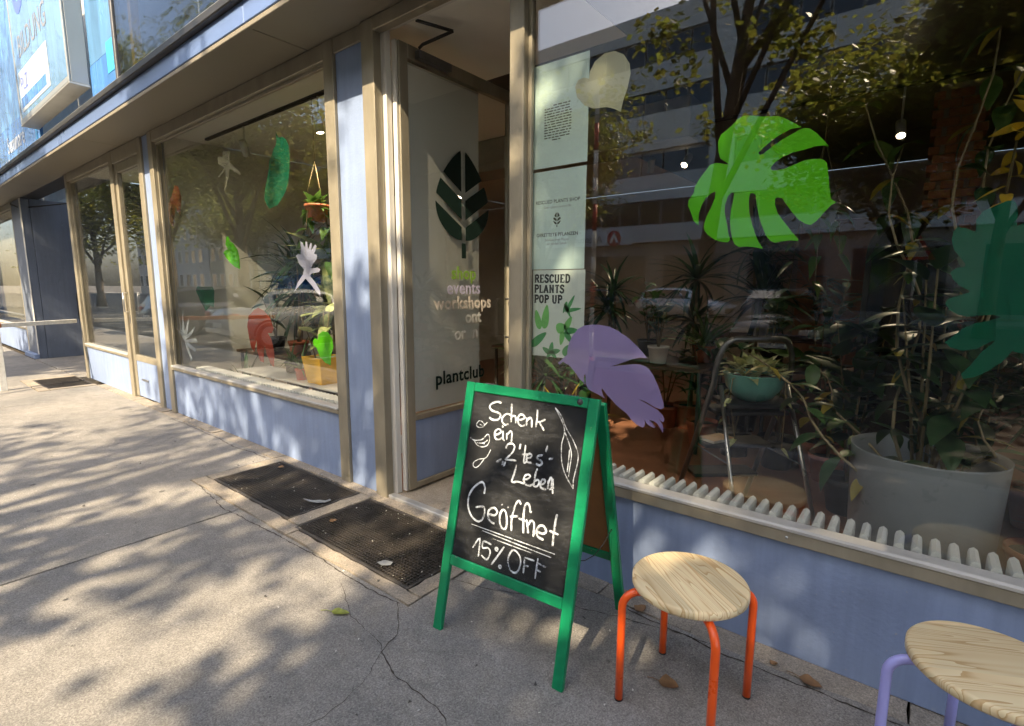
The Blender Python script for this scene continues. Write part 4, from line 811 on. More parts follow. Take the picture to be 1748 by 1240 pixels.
text('headline', 'GERETTETE PFLANZEN', .0225, INK, p2, FP(-1.42, 1.640), ext=.0002, bold=.012, align='CENTER', space=1.04)
text('subline', 'Schenke einer Pflanze', .0155, INKG, p2, FP(-1.42, 1.618), ext=.0002, align='CENTER'); text('subline', 'ein zweites Leben', .0155, INKG, p2, FP(-1.42, 1.600), ext=.0002, align='CENTER')
leaf_logo(fl0, fl1, -1.42, 1.682, 1.752, .021, INK, p2, .0045)
SLAB = {'R': (.78, [[(.2, 0), (.2, 1)], [(.2, .93), (.5, .93), (.62, .85), (.62, .62), (.5, .53), (.2, .53)], [(.42, .53), (.66, .05)]], [.2, .68], [.2]), 'E': (.72, [[(.2, 0), (.2, 1)], [(.1, .94), (.62, .94), (.62, .76)], [(.2, .5), (.5, .5)], [(.1, .06), (.64, .06), (.64, .26)]], [.2], [.2]),
 'S': (.68, [[(.58, .72), (.56, .88), (.36, .95), (.17, .85), (.16, .68), (.34, .54), (.52, .44), (.58, .28), (.5, .1), (.3, .05), (.14, .14), (.12, .3)]], [], []), 'C': (.74, [[(.64, .68), (.6, .87), (.4, .95), (.2, .82), (.14, .5), (.2, .18), (.4, .05), (.6, .12), (.65, .28)]], [], []),
 'U': (.8, [[(.2, 1), (.2, .25), (.28, .08), (.42, .04), (.56, .1), (.62, .28), (.62, 1)]], [], [.2, .62]), 'D': (.78, [[(.2, 0), (.2, 1)], [(.1, .94), (.42, .94), (.6, .8), (.65, .5), (.6, .2), (.42, .06), (.1, .06)]], [.2], [.2]), 'P': (.72, [[(.2, 0), (.2, 1)], [(.1, .93), (.48, .93), (.62, .83), (.62, .6), (.48, .5), (.2, .5)]], [.2], [.2]),
 'L': (.66, [[(.2, 0), (.2, 1)], [(.1, .06), (.6, .06), (.6, .28)]], [.2], [.2]), 'A': (.8, [[(.14, .05), (.4, .97)], [(.4, .97), (.66, .05)], [(.24, .33), (.56, .33)]], [.14, .66], []), 'N': (.84, [[(.2, 0), (.2, 1)], [(.2, .97), (.62, .05)], [(.62, 0), (.62, 1)]], [.2], [.2, .62]), 'T': (.7, [[(.36, 0), (.36, 1)], [(.1, .76), (.1, .94), (.62, .94), (.62, .76)]], [.36], []),
 'O': (.78, [[(.4, .95), (.2, .82), (.14, .5), (.2, .18), (.4, .05), (.6, .18), (.66, .5), (.6, .82), (.4, .95)]], [], []), ' ': (.4, [], [], [])}
def slab_word(s, x, z, h, mat, parent):
    """Bold slab-serif capitals drawn stroke by stroke."""
    mb = MB(); k = 0
    for ch in s:
        w, st, bot, tp = SLAB[ch]; f = lambda u, v, k=0: (x + u * h, PY - .0004 - k, z + v * h)
        for ln in st:
            steep = abs(ln[0][0] - ln[-1][0]) < .3 or len(ln) > 5
            k += 1; mb.ribbon(ln, .25 if steep else .15, lambda u, v, k=k: f(u, v, .000004 * k))
        for b_, vv in [(q, .045) for q in bot] + [(q, .955) for q in tp]: k += 1; mb.ribbon([(b_ - .15, vv), (b_ + .15, vv)], .09, lambda u, v, k=k: f(u, v, .000004 * k))
        x += w * h * 1.02
    mb.build('headline', mat, parent, norm=False)
p3 = poster(-1.558, -1.257, 1.052, 1.479, PAPERW, 'lower white poster with bold letters and green leaf drawings')
for s, z in (('RESCUED', 1.418), ('PLANTS', 1.368), ('POP UP', 1.318)):
    slab_word(s, -1.550, z, .040, INK, p3)
GP = pmat('poster_green', (0.20, 0.56, 0.16), .5, var=.2, scale=20); GP2 = pmat('poster_dark_green', (0.08, 0.33, 0.12), .5, var=.2, scale=20)
def oval(cx, cz, L, w, ang, n=14): 
    o = []
    for i in range(n * 2):
        q = 2 * math.pi * i / (2 * n); u = math.cos(q) * L / 2; v = math.sin(q) * w / 2 * (1 - .35 * math.cos(q))
        o.append((cx + u * math.cos(ang) - v * math.sin(ang), cz + u * math.sin(ang) + v * math.cos(ang)))
    return o
for c, a in [((-1.525, 1.235, .10, .036, R(105)), GP), ((-1.478, 1.25, .12, .042, R(82)), GP), ((-1.52, 1.135, .12, .04, R(38)), GP2), ((-1.385, 1.20, .06, .05, R(20)), GP), ((-1.345, 1.225, .075, .03, R(60)), GP), ((-1.325, 1.19, .075, .03, R(5)), GP2),
             ((-1.34, 1.155, .075, .028, R(-50)), GP2), ((-1.38, 1.15, .07, .028, R(-100)), GP), ((-1.335, 1.32, .09, .018, R(60)), GP2), ((-1.32, 1.29, .09, .018, R(10)), GP2), ((-1.35, 1.285, .075, .016, R(-60)), GP2), ((-1.365, 1.30, .06, .016, R(-110)), GP2),
             ((-1.44, 1.10, .055, .026, R(80)), GP2), ((-1.415, 1.082, .055, .026, R(15)), GP2), ((-1.47, 1.082, .055, .026, R(150)), GP2), ((-1.425, 1.062, .04, .02, R(-40)), GP2), ((-1.455, 1.062, .04, .02, R(-130)), GP2), ((-1.35, 1.09, .06, .045, R(70)), GP2)]:
    MB().prism(oval(*c), fl0, fl1).build('printed_leaf', a, p3)

# ------------------------------------------------------------------ radiators whose white ribs show above the sills
RADW = pmat('radiator_enamel', (0.84, 0.84, 0.81), .35, var=.06, scale=10)
def radiator(x0, x1, ztop, label, pitch, y0=.05, dep=.12):
    t = thing('ribbed_radiator', ((x0 + x1) / 2, y0 + dep / 2, 0.02), label, 'radiator', 'radiators under the shop windows')
    h = pitch * .30; prof = [(-h, 0.12), (-h, ztop - .022), (-h * .78, ztop - .008), (0, ztop), (h * .78, ztop - .008), (h, ztop - .022), (h, 0.12)]
    me = MB().prism(prof, lambda u, v: (u, y0, v), lambda u, v: (u, y0 + dep, v)).mesh('rib', RADW)
    n = int((x1 - x0) / pitch)
    for i in range(n): link('rib', me, t, Matrix.Translation((x0 + (i + .5) * pitch, 0, 0)))
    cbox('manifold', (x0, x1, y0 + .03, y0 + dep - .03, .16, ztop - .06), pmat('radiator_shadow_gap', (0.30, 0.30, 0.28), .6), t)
    for xx in (x0 + .2, x1 - .2): cbox('foot', (xx - .02, xx + .02, y0 + .03, y0 + dep - .03, .016, .159), RADW, t)
radiator(-1.56, 2.8, .536, 'white ribbed radiator inside along the sill of the wide window', .0497)
radiator(-5.9, -3.25, .555, 'white ribbed radiator inside along the sill of the plant window', .0497)

# ------------------------------------------------------------------ plants inside
def leaf_me(name, mat, L, W_, kind='oval', droop=.3, fold=.25, n=7):
    """A leaf along +x from its stalk end, curving down, folded on the midrib."""
    vs = []
    for i in range(n):
        u = i / (n - 1)
        if kind == 'oval': w = math.sin(math.pi * (u * .96 + .02) ** .8)
        elif kind == 'strap': w = min(1, u * 6 + .3) * (1 - u ** 3) ** .7 if u < 1 else 0.0
        elif kind == 'heart': w = math.sin(math.pi * (u * .9 + .1) ** .55) if u < 1 else 0
        w = max(w, .02) * W_ / 2; x = L * (u - .12 * droop * u * u); z = -droop * L * u * u
        vs += [(x, w, z + fold * w), (x, 0, z), (x, -w, z + fold * w)]
    fs = [q for i in range(n - 1) for q in ((3 * i, 3 * i + 1, 3 * i + 4, 3 * i + 3), (3 * i + 1, 3 * i + 2, 3 * i + 5, 3 * i + 4))]
    return MB().add(vs, fs, True).mesh(name, mat, norm=False)
LM = {}
def lm(mat, L, W_, kind, droop):
    k = (mat.name, L, W_, kind, droop)
    if k not in LM: LM[k] = leaf_me('leaf', mat, L, W_, kind, droop)
    return LM[k]
POTS = {'terra': TERRA, 'white': WHITEP, 'black': BLACKP, 'grey': pmat('pot_grey', (0.22, 0.22, 0.22), .6), 'yellow': pmat('pot_yellow', (0.72, 0.40, 0.012), .45, var=.06), 'teal': pmat('pot_teal', (0.15, 0.42, 0.37), .3, var=.12, scale=5, coat=.3), 'red': pmat('pot_red', (0.55, 0.10, 0.06), .5, var=.1)}
def pot(t, x, y, z, r, h, mat, taper=.72):
    MB().lathe([(0, 0), (r * taper, 0), (r * taper + .004, .004), (r * .97, h * .84), (r * 1.04, h * .85), (r * 1.05, h), (r * .97, h), (r * .93, h * .86), (0, h * .86)], 24, (x, y, z)).build('pot', mat, t)
    MB().disc(r * .93, (x, y, z + h * .865), 20).build('soil', SOIL, t)
def rosette(t, c, n, me_list, rnd, el0=75, el1=5, spin=0.0, s=(.8, 1.15)):
    for i in range(n):
        f = i / max(1, n - 1); az = spin + i * 2.39996 + rnd.uniform(-.25, .25); el = R(el0 + (el1 - el0) * f + rnd.uniform(-9, 9)); sc = rnd.uniform(*s)
        M0 = Matrix.Translation(c) @ Matrix.Rotation(az, 4, 'Z') @ Matrix.Rotation(-el, 4, 'Y') @ Matrix.Rotation(rnd.uniform(-.4, .4), 4, 'X') @ Matrix.Scale(sc, 4)
        link('leaf', rnd.choice(me_list), t, M0)
def plant(kind, x, y, z, h, label, mat, potk=None, pr=.1, ph=.16, seed=0, n=16, L=.3, W_=.05, cane=None):
    rnd = random.Random(seed + 77); t = thing({'dracaena': 'dracaena_plant', 'bush': 'leafy_plant', 'fern': 'strap_leaf_plant', 'rubber': 'rubber_plant', 'trail': 'trailing_plant'}[kind], (x, y, z), label, 'plant', 'plants in the shop')
    top = z
    if potk: pot(t, x, y, z, pr, ph, POTS[potk]); top = z + ph * .86
    if kind == 'dracaena':
        ms = [lm(mat, L, W_, 'strap', d) for d in (.25, .5, .8)]; st = MB()
        for q in range(cane or 2):
            a = rnd.uniform(0, 6.28); hh = h * (1 - .28 * q); tip = Vector((x + .06 * math.cos(a) * (q + .5), y + .06 * math.sin(a) * (q + .5), z + hh))
            st.tube([(x + .02 * q, y, top - .01), Vector((x, y, top)).lerp(tip, .5) + Vector((.02, .01, 0)), tip], [.017, .015, .012], 7); rosette(t, tip, n, ms, rnd, 80, -25)
        st.build('cane', STEM, t)
    elif kind == 'fern':
        rosette(t, Vector((x, y, top)), n, [lm(mat, L, W_, 'strap', d) for d in (.3, .55, .9)], rnd, 85, 20)
    elif kind in ('bush', 'rubber'):
        ms = [lm(mat, L, W_, 'oval' if kind == 'bush' else 'heart', d) for d in (.15, .35)]; st = MB(); k = cane or 4
        for q in range(k):
            a = q * 6.28 / k + rnd.uniform(-.4, .4); sp = rnd.uniform(.08, .22) * h; tip = Vector((x + sp * math.cos(a), y + sp * math.sin(a), z + h * rnd.uniform(.75, 1)))
            b0 = Vector((x, y, top - .01)); mid = b0.lerp(tip, .5) + Vector((0, 0, .06 * h)); st.tube([b0, mid, tip], [.008, .006, .003], 5); m = max(3, n // k)
            for i in range(m):
                u = (i + 1) / m; p = b0.lerp(mid, u * 2) if u < .5 else mid.lerp(tip, u * 2 - 1)
                if u < .25: continue
                M0 = Matrix.Translation(p) @ Matrix.Rotation(rnd.uniform(0, 6.28), 4, 'Z') @ Matrix.Rotation(-R(rnd.uniform(-15, 50)), 4, 'Y') @ Matrix.Scale(rnd.uniform(.7, 1.15), 4); link('leaf', rnd.choice(ms), t, M0)
        st.build('stem', STEM, t)
    elif kind == 'trail':
        ms = [lm(mat, L, W_, 'heart', d) for d in (.2, .5)]; st = MB()
        rosette(t, Vector((x, y, top)), n, ms, rnd, 70, 0)
        for q in range(cane or 4):
            a = q * 6.28 / (cane or 4) + rnd.uniform(-.3, .3); P = [Vector((x, y, top))]; r_ = pr * 1.1; dz = h * rnd.uniform(.5, 1)
            for i in range(1, 7):
                u = i / 6; P.append(Vector((x + math.cos(a) * r_ * (.6 + u * .6), y + math.sin(a) * r_ * (.6 + u * .6), top + .04 * math.sin(3.1 * u) - dz * u * u)))
            st.tube(P, .003, 5)
            for p in P[2:]: link('leaf', rnd.choice(ms), t, Matrix.Translation(p) @ Matrix.Rotation(rnd.uniform(0, 6.28), 4, 'Z') @ Matrix.Rotation(R(rnd.uniform(0, 50)), 4, 'Y') @ Matrix.Scale(rnd.uniform(.7, 1.1), 4))
        st.build('stem', STEM, t)
    return t

# tables that carry the plants
WOODD = pmat('dark_table_wood', (0.075, 0.042, 0.024), .5, var=.3, scale=4, stretch=(.3, 3, 3))
def table(x0, x1, y0, y1, h, label, mat=WOODD, legm=DARK):
    t = thing('plant_table', ((x0 + x1) / 2, (y0 + y1) / 2, .016), label, 'table', 'tables in the shop'); cbox('table_top', (x0, x1, y0, y1, h - .03, h), mat, t)
    for xx in (x0 + .03, x1 - .06):
        for yy in (y0 + .03, y1 - .06): cbox('leg', (xx, xx + .03, yy, yy + .03, .016, h - .031), legm, t)
table(-2.55, -1.35, 2.1, 2.75, .74, 'dark plant table inside left of the stepladder'); table(-1.1, .9, 2.3, 2.9, .78, 'dark plant table inside behind the stepladder and big pot')
table(-6.25, -4.6, .62, 1.05, .66, 'low dark plant table behind the plant window'); table(-3.95, -2.95, 2.5, 3.2, .72, 'dark plant table seen past the open door')
table(-2.3, .4, 4.6, 5.3, .80, 'long dark table at the back of the shop')
i = 0
PL = [ # seen through the wide window
 ('dracaena', -2.30, 2.35, .74, .62, 'dracaena with arching straps left on the dark table by the posters', LEAFD, 'terra', .09, .15, 22, .34, .035), ('bush', -2.05, 2.6, .74, .75, 'leafy bush plant at the back of the table by the posters', LEAFM, 'black', .1, .16, 28, .16, .07),
 ('rubber', -1.80, 2.25, .74, .55, 'broad leaved plant in the middle of the table by the posters', LEAFD, 'white', .09, .15, 18, .18, .11), ('fern', -1.50, 2.55, .74, .5, 'strap leaf plant at the right end of the table by the posters', LEAFM, 'terra', .09, .15, 22, .42, .035),
 ('dracaena', -2.75, 2.5, .016, .85, 'tall dracaena on the floor just behind the lavender decal', LEAFD, 'black', .13, .22, 26, .40, .04), ('bush', -1.95, 2.85, .016, .95, 'dense green bush standing left of the stepladder', LEAFM, 'terra', .13, .22, 34, .17, .075),
 ('fern', -2.45, 1.75, .016, .5, 'low strap leaf plant near the glass behind the chalkboard', LEAFY, 'terra', .11, .18, 20, .40, .035),
 ('rubber', -.95, 2.55, .78, .55, 'broad leaved plant on the table behind the stepladder', LEAFD, 'black', .1, .16, 22, .2, .12), ('bush', -.55, 2.75, .78, .7, 'bushy plant on the table right of the stepladder', LEAFD, 'terra', .1, .16, 30, .17, .07), ('dracaena', -.15, 2.45, .78, .55, 'spiky dracaena on the table above the big grey pot', LEAFD, 'terra', .09, .15, 24, .36, .04),
 ('bush', .35, 2.6, .78, .6, 'dark bush on the table behind the dark green decal', LEAFD, 'black', .1, .16, 26, .17, .08), ('fern', .68, 2.45, .78, .5, 'strap leaf plant at the right end of the long dark table', LEAFM, 'white', .1, .16, 20, .42, .035),
 ('rubber', -.80, 2.25, .016, .95, 'big leaved plant standing behind the stepladder', LEAFM, 'black', .14, .24, 20, .26, .16), ('bush', -.45, 2.15, .016, .8, 'yellowish bush between the stepladder and the big pot', LEAFM, 'terra', .12, .2, 26, .18, .07), ('dracaena', .75, 1.75, .016, 1.1, 'tall dracaena right of the big grey pot', LEAFD, 'black', .13, .22, 26, .42, .045),
 ('dracaena', -1.6, 4.9, .80, .9, 'tall palm like plant on the back table left', LEAFD, 'white', .1, .17, 26, .45, .04), ('bush', -1.0, 5.0, .80, .8, 'dark bush on the back table centre', LEAFD, 'terra', .11, .17, 30, .18, .08), ('rubber', -.4, 4.9, .80, .75, 'broad leaved plant on the back table right', LEAFD, 'black', .11, .17, 20, .22, .13), ('fern', .1, 4.9, .80, .6, 'strap leaf plant at the end of the back table', LEAFM, 'terra', .1, .16, 20, .42, .035),
 # seen past the door
 ('bush', -3.6, 2.75, .72, 1.0, 'bush with yellowish tops seen past the open door', LEAFY, 'terra', .11, .17, 34, .17, .07), ('dracaena', -3.25, 2.6, .72, .55, 'drooping strap plant seen low past the open door', LEAFY, 'black', .1, .16, 26, .42, .035), ('dracaena', -2.85, 1.9, .016, .75, 'floor dracaena in the shade behind the open door', LEAFD, 'terra', .13, .2, 26, .42, .04),
 # seen through the plant window
 ('dracaena', -5.15, .78, .66, .95, 'dark dracaena rising behind the lilac decal', LEAFD, 'terra', .1, .16, 30, .48, .035), ('rubber', -5.75, .85, .66, .8, 'dark broad leaved plant behind the small green decal', LEAFD, 'black', .1, .16, 18, .26, .13), ('bush', -4.78, .80, .66, .75, 'dense dark plant at the right of the low table', LEAFD, 'white', .1, .16, 30, .17, .08),
 ('fern', -5.75, .48, .016, .6, 'low dark strap plant by the white side wall', LEAFD, 'black', .12, .2, 18, .5, .05), ('fern', -4.65, .42, .585, .3, 'thin grassy plant in a small pot on the radiator', LEAFM, 'black', .06, .1, 16, .22, .016), ('dracaena', -4.32, .66, .016, 1.6, 'tall variegated plant at the right edge of the plant window', LEAFV, 'terra', .14, .24, 18, .36, .10)]
PL += [('bush', -2.45, 2.0, .016, 1.05, 'dense plant on the floor close behind the middle poster', LEAFD, 'black', .13, .22, 44, .19, .085), ('dracaena', -1.75, 2.95, .016, 1.45, 'tall dracaena behind the table by the posters', LEAFD, 'terra', .14, .24, 30, .46, .045), ('bush', -1.45, 2.45, .016, 1.0, 'dark bush behind the left side of the stepladder', LEAFD, 'terra', .13, .22, 44, .19, .085),
 ('bush', -1.15, 2.35, .016, .85, 'glossy bush directly behind the teal planter', LEAFD, 'black', .13, .22, 40, .18, .08), ('rubber', -.55, 2.35, .016, 1.15, 'large leaved dark plant left of the arched mirror', LEAFD, 'terra', .14, .24, 26, .27, .16), ('bush', .35, 2.05, .016, 1.0, 'dark bush right of the arched mirror', LEAFD, 'black', .13, .22, 44, .2, .085),
 ('bush', .62, 2.05, .016, 1.2, 'tall dark bush behind the dark green decal', LEAFD, 'terra', .14, .24, 46, .2, .085), ('fern', .85, .95, .016, .6, 'strap leaf plant at the lower right corner of the window', LEAFD, 'black', .12, .2, 24, .5, .045), ('dracaena', -1.3, 3.2, .016, 1.75, 'very tall dracaena near the ceiling spots', LEAFD, 'black', .14, .24, 30, .5, .045),
 ('bush', -5.55, 1.3, .016, 1.7, 'tall dark bush behind the low table of the plant window', LEAFD, 'black', .15, .26, 50, .24, .11), ('dracaena', -6.05, 1.25, .016, 1.5, 'tall dark dracaena near the white side wall', LEAFD, 'black', .14, .24, 30, .5, .05), ('bush', -4.95, 1.25, .016, 1.6, 'tall dense plant at the right behind the plant window', LEAFD, 'terra', .15, .26, 50, .22, .10), ('bush', .12, 1.28, .016, 1.35, 'dark leafy bush rising right behind the grey tub', LEAFD, 'black', .12, .2, 64, .2, .09), ('bush', .52, 1.1, .016, 1.5, 'tall leafy plant behind the lower lobes of the dark green decal', LEAFD, 'terra', .13, .22, 64, .2, .09), ('rubber', -.28, 1.62, .016, 1.25, 'broad leaved plant between the stepladder and the arched mirror', LEAFD, 'black', .13, .22, 40, .24, .14), ('bush', -3.3, 2.2, .016, .9, 'bushy plant on the floor past the open door', LEAFM, 'black', .13, .22, 40, .18, .08)]
for p in PL: i += 1; plant(*p[:5], p[5], p[6], p[7], p[8], p[9], seed=i, n=int(p[10] * 1.3), L=p[11], W_=p[12])
plant('rubber', -3.99, .34, .574, .72, 'variegated broad leaved plant in the yellow square pot', LEAFV, None, .1, .2, seed=91, n=12, L=.21, W_=.10, cane=3)
yp = thing('yellow_pot', (-3.99, .36, .574), 'yellow square pot standing behind the plant window', 'pot')
MB().add([(-4.10, .26, .574), (-3.88, .26, .574), (-3.88, .46, .574), (-4.10, .46, .574), (-4.13, .23, .80), (-3.85, .23, .80), (-3.85, .49, .80), (-4.13, .49, .80), (-4.11, .25, .80), (-3.87, .25, .80), (-3.87, .47, .80), (-4.11, .47, .80), (-4.11, .25, .77), (-3.87, .25, .77), (-3.87, .47, .77), (-4.11, .47, .77)],
  [(3, 2, 1, 0), (0, 1, 5, 4), (1, 2, 6, 5), (2, 3, 7, 6), (3, 0, 4, 7), (4, 5, 9, 8), (5, 6, 10, 9), (6, 7, 11, 10), (7, 4, 8, 11), (8, 9, 13, 12), (9, 10, 14, 13), (10, 11, 15, 14), (11, 8, 12, 15)]).build('body', POTS['yellow'], yp)
MB().box(-4.11, -3.87, .25, .47, .76, .769).build('soil', SOIL, yp)
# a board over the radiator that carries the small pots
tag(cbox('window_board', (-5.3, -3.3, .20, .52, .556, .573), WHITEP, None), 'pale board on the radiator carrying the yellow pot', 'shelf')
for xx in (-5.2, -3.4): pass
rp = plant('fern', -4.26, .30, .574, .35, 'reedy plant in the small red pot beside the yellow pot', LEAFM, 'red', .055, .1, seed=95, n=14, L=.34, W_=.014)
# hanging pots behind the plant window
def hanging(x, y, z, label, mat, potk, seed, L=.12, W_=.08):
    t = plant('trail', x, y, z, .5, label, mat, potk, .1, .14, seed=seed, n=16, L=L, W_=W_)
    c = MB()
    for a in (0, 2.09, 4.19): c.tube([(x + .1 * math.cos(a), y + .1 * math.sin(a), z + .14), (x, y, z + .5)], .002, 4)
    c.tube([(x, y, z + .49), (x, y, HEAD - .002)], .002, 4); c.build('cord', PALEV, t)
hanging(-4.22, .50, 1.95, 'trailing plant in a terracotta pot hanging at the right of the plant window', LEAFM, 'terra', 31, .15, .10)
hanging(-.55, 1.55, 1.75, 'trailing plant hanging on a cord right of the monstera decal', LEAFM, 'grey', 33, .15, .06)
hanging(.95, 1.3, 1.8, 'trailing plant hanging at the far right inside', LEAFY, 'black', 34, .14, .05)
# twig with golden leaves at the upper right
gb = thing('golden_branch', (.75, .9, 1.2), 'thin branch with golden yellow leaves at the upper right of the window', 'branch')
bp_ = [Vector(p) for p in [(.70, 1.3, .95), (.40, .95, 1.35), (.20, .72, 1.72), (.20, .55, 1.95), (.30, .50, 2.03), (.50, .48, 2.10), (.75, .48, 2.14)]]
MB().tube(bp_, [.007, .006, .005, .004, .004, .003, .002], 6).build('twig', STEM, gb)
GOLD = pmat('golden_leaf', (0.80, 0.55, 0.05), .4, var=.2, scale=20, transl=.35); gm = [leaf_me('leaf', GOLD, .13, .045, 'oval', d) for d in (.1, .4)]
rg = random.Random(6)
for k in range(34):
    u = .34 + .66 * k / 33; f = u * (len(bp_) - 1); a = min(int(f), len(bp_) - 2); p = bp_[a].lerp(bp_[a + 1], f - a)
    link('leaf', gm[k % 2], gb, Matrix.Translation(p) @ Matrix.Rotation(rg.uniform(-1.6, 1.6) + (0 if k % 2 else 3.1), 4, 'Z') @ Matrix.Rotation(R(rg.uniform(-50, 40)), 4, 'Y') @ Matrix.Rotation(rg.uniform(-1, 1), 4, 'X') @ Matrix.Scale(rg.uniform(.6, 1), 4))

# big translucent grey pot with climbing vines
bp2 = thing('grey_tub', (.06, .60, .016), 'big grey open tub with vines close behind the wide window', 'pot')
TUB = pmat('grey_tub_plastic', (0.30, 0.325, 0.345), .3, var=.12, scale=2, transl=.1, coat=.2)
MB().lathe([(0, .0), (.225, .0), (.235, .01), (.262, .715), (.264, .722), (.259, .722), (.252, .70), (.225, .10), (0, .10)], 48, (.06, .60, .016)).build('wall', TUB, bp2)
MB().disc(.24, (.06, .60, .40), 32).build('soil', SOIL, bp2)
vn = thing('vine_cluster', (.06, .60, .42), 'pale twisting vine stems climbing out of the grey tub', 'vine')
rv = random.Random(21)
for k, (dx, dy, top, ex, ey) in enumerate([(.0, .02, 2.2, -.25, .9), (-.05, .0, 2.0, -.15, .85), (.05, .06, 2.4, .08, .8), (-.1, -.05, 1.1, -.62, .45), (.1, .0, .95, .25, .5), (.08, -.08, 2.3, .2, .95), (-.06, .08, 1.0, -.45, .9)]):
    P = []; n = 12
    for i in range(n + 1):
        u = i / n; P.append(Vector((.06 + dx + (ex - .06 - dx) * u ** 1.4 + .05 * math.sin(u * 11 + k * 1.7), .60 + dy + (ey - .6 - dy) * u + .045 * math.cos(u * 9 + k * 2), .40 + (top - .40) * u + .02 * math.sin(u * 14))))
    MB().tube(P, [.0085 - .005 * i / n for i in range(n + 1)], 6).build('vine_stem', PALEV, vn)
    for i in range(3, n + 1):
        for _q in range(2): link('leaf', rv.choice([lm(LEAFM, .15, .07, 'oval', .3), lm(LEAFD, .15, .07, 'oval', .5), lm(LEAFY, .12, .05, 'oval', .3)]), vn, Matrix.Translation(P[i]) @ Matrix.Rotation(rv.uniform(0, 6.28), 4, 'Z') @ Matrix.Rotation(R(rv.uniform(-30, 50)), 4, 'Y') @ Matrix.Scale(rv.uniform(.7, 1.1), 4))
plant('bush', .05, .63, .395, 1.15, 'dark leafy climber growing out of the grey tub', LEAFD, None, seed=140, n=84, L=.19, W_=.085, cane=6)
# black tub at the lower right corner
bt = thing('black_tub', (.62, .42, .016), 'black tub at the lower right behind the wide window', 'pot'); MB().lathe([(0, 0), (.14, 0), (.17, .30), (.185, .305), (.185, .345), (.165, .345), (.155, .30), (0, .30)], 28, (.62, .42, .25)).build('wall', BLACKP, bt)
MB().disc(.155, (.62, .42, .555), 20).build('soil', SOIL, bt); cbox('stand', (.50, .74, .30, .54, .016, .249), WOODD, bt)

# arched floor mirror
am = thing('arched_mirror', (-.15, 2.1, .016), 'arched dark framed mirror standing inside behind the vines', 'mirror')
A = [(-.255, .02)] + [(-.255, .6), (-.255, 1.40)] + [(-.255 * math.cos(q * math.pi / 18), 1.40 + .225 * math.sin(q * math.pi / 18)) for q in range(1, 18)] + [(.255, 1.40), (.255, .6), (.255, .02)]
fx = lambda o, y: (lambda u, v: (-.09 + u * o, y + v * .05, .016 + v * 1.15))
MB().prism(A, fx(1.0, 2.1), fx(1.0, 2.125)).build('frame', DARK, am); MB().prism([(u * .86, .04 + v * .955) for u, v in A], fx(1.0, 2.094), fx(1.0, 2.098)).build('mirror_glass', pmat('mirror', (.15, .135, .12), .06, metal=1.0, var=.02), am)

# ------------------------------------------------------------------ stepladder with the teal planter and a book
ld = thing('stepladder', (-.72, 1.0, .016), 'grey metal stepladder with a rounded top rail behind the wide window', 'ladder')
Cc = Vector((-.72, 1.0, 0)); wv = Vector((.75, .66, 0)).normalized(); av = Vector((-.66, .75, 0)).normalized(); zv = Vector((0, 0, 1)); SIL = pmat('ladder_grey', (0.20, 0.20, 0.21), .35, metal=.7, var=.1, scale=12)
def lp(w, a, z): return Cc + wv * w + av * a + zv * z
hw = .215
left = [lp(-hw - .02, .44, .016), lp(-hw, 0.02, .86)]; right = [lp(hw, 0.02, .86), lp(hw + .02, .44, .016)]
top = [lp(-hw + .09 - .09 * math.cos(q), .0 - .03 * math.sin(q), .95 + .17 * math.sin(q)) for q in [i * math.pi / 2 / 6 for i in range(7)]]
topr = [lp(hw - .09 + .09 * math.sin(q), -.03 * math.cos(q), .95 + .17 * math.cos(q)) for q in [i * math.pi / 2 / 6 for i in range(7)]]
MB().tube(left + top + topr + right, .0155, 10).build('top_rail', SIL, ld)
for s in (-1, 1):
    MB().tube([lp(s * (hw - .025), -.02, .86), lp(s * (hw + .0), -.40, .016)], .0115, 8).build('support_leg', CHROME, ld)
    MB().tube([lp(s * (hw - .01), .23, .44), lp(s * (hw - .02), -.19, .46)], .005, 6).build('spreader', SIL, ld)
for z, d in ((.70, .19), (.47, .16), (.24, .14)):
    a0 = .44 * (1 - (z - .016) / .845); Ms = basis(lp(0, a0, z), wv, av, zv); st_ = MB().cham(-hw + .012, hw - .012, -d * .65, d * .5, -.012, .012, M=Ms).build('tread', BLACKP, ld)
Ms = basis(lp(0, -.01, .765), wv, av, zv); MB().cham(-hw + .02, hw - .02, -.13, .12, -.012, .012, M=Ms).build('top_platform', BLACKP, ld)
bw = thing('teal_planter', lp(0, 0, .777), 'teal bowl planter with a variegated plant on top of the stepladder', 'planter'); c0 = lp(0, -.01, .778)
MB().lathe([(0, 0), (.07, 0), (.10, .015), (.145, .075), (.16, .145), (.163, .150), (.156, .150), (.14, .12), (0, .12)], 32, c0).build('bowl', POTS['teal'], bw); MB().disc(.142, c0 + Vector((0, 0, .123)), 24).build('soil', SOIL, bw)
rl = random.Random(3); LEAFB = pmat('leaf_cream_green', (0.16, 0.26, 0.06), .4, var=.2, scale=30, transl=.25, col2=(.66, .64, .34)); vm = [lm(LEAFB, .095, .05, 'heart', d) for d in (.1, .35)]
for k in range(58):
    a = k * 2.4; rr_ = .135 * math.sqrt((k + 1) / 58); p = c0 + Vector((rr_ * math.cos(a), rr_ * math.sin(a), .12 + rl.uniform(.01, .10) * (1.2 - rr_ * 4)))
    link('leaf', vm[k % 2], bw, Matrix.Translation(p) @ Matrix.Rotation(a + rl.uniform(-.7, .7), 4, 'Z') @ Matrix.Rotation(R(rl.uniform(-70, -5)), 4, 'Y') @ Matrix.Scale(rl.uniform(.7, 1.15), 4))
st = MB()
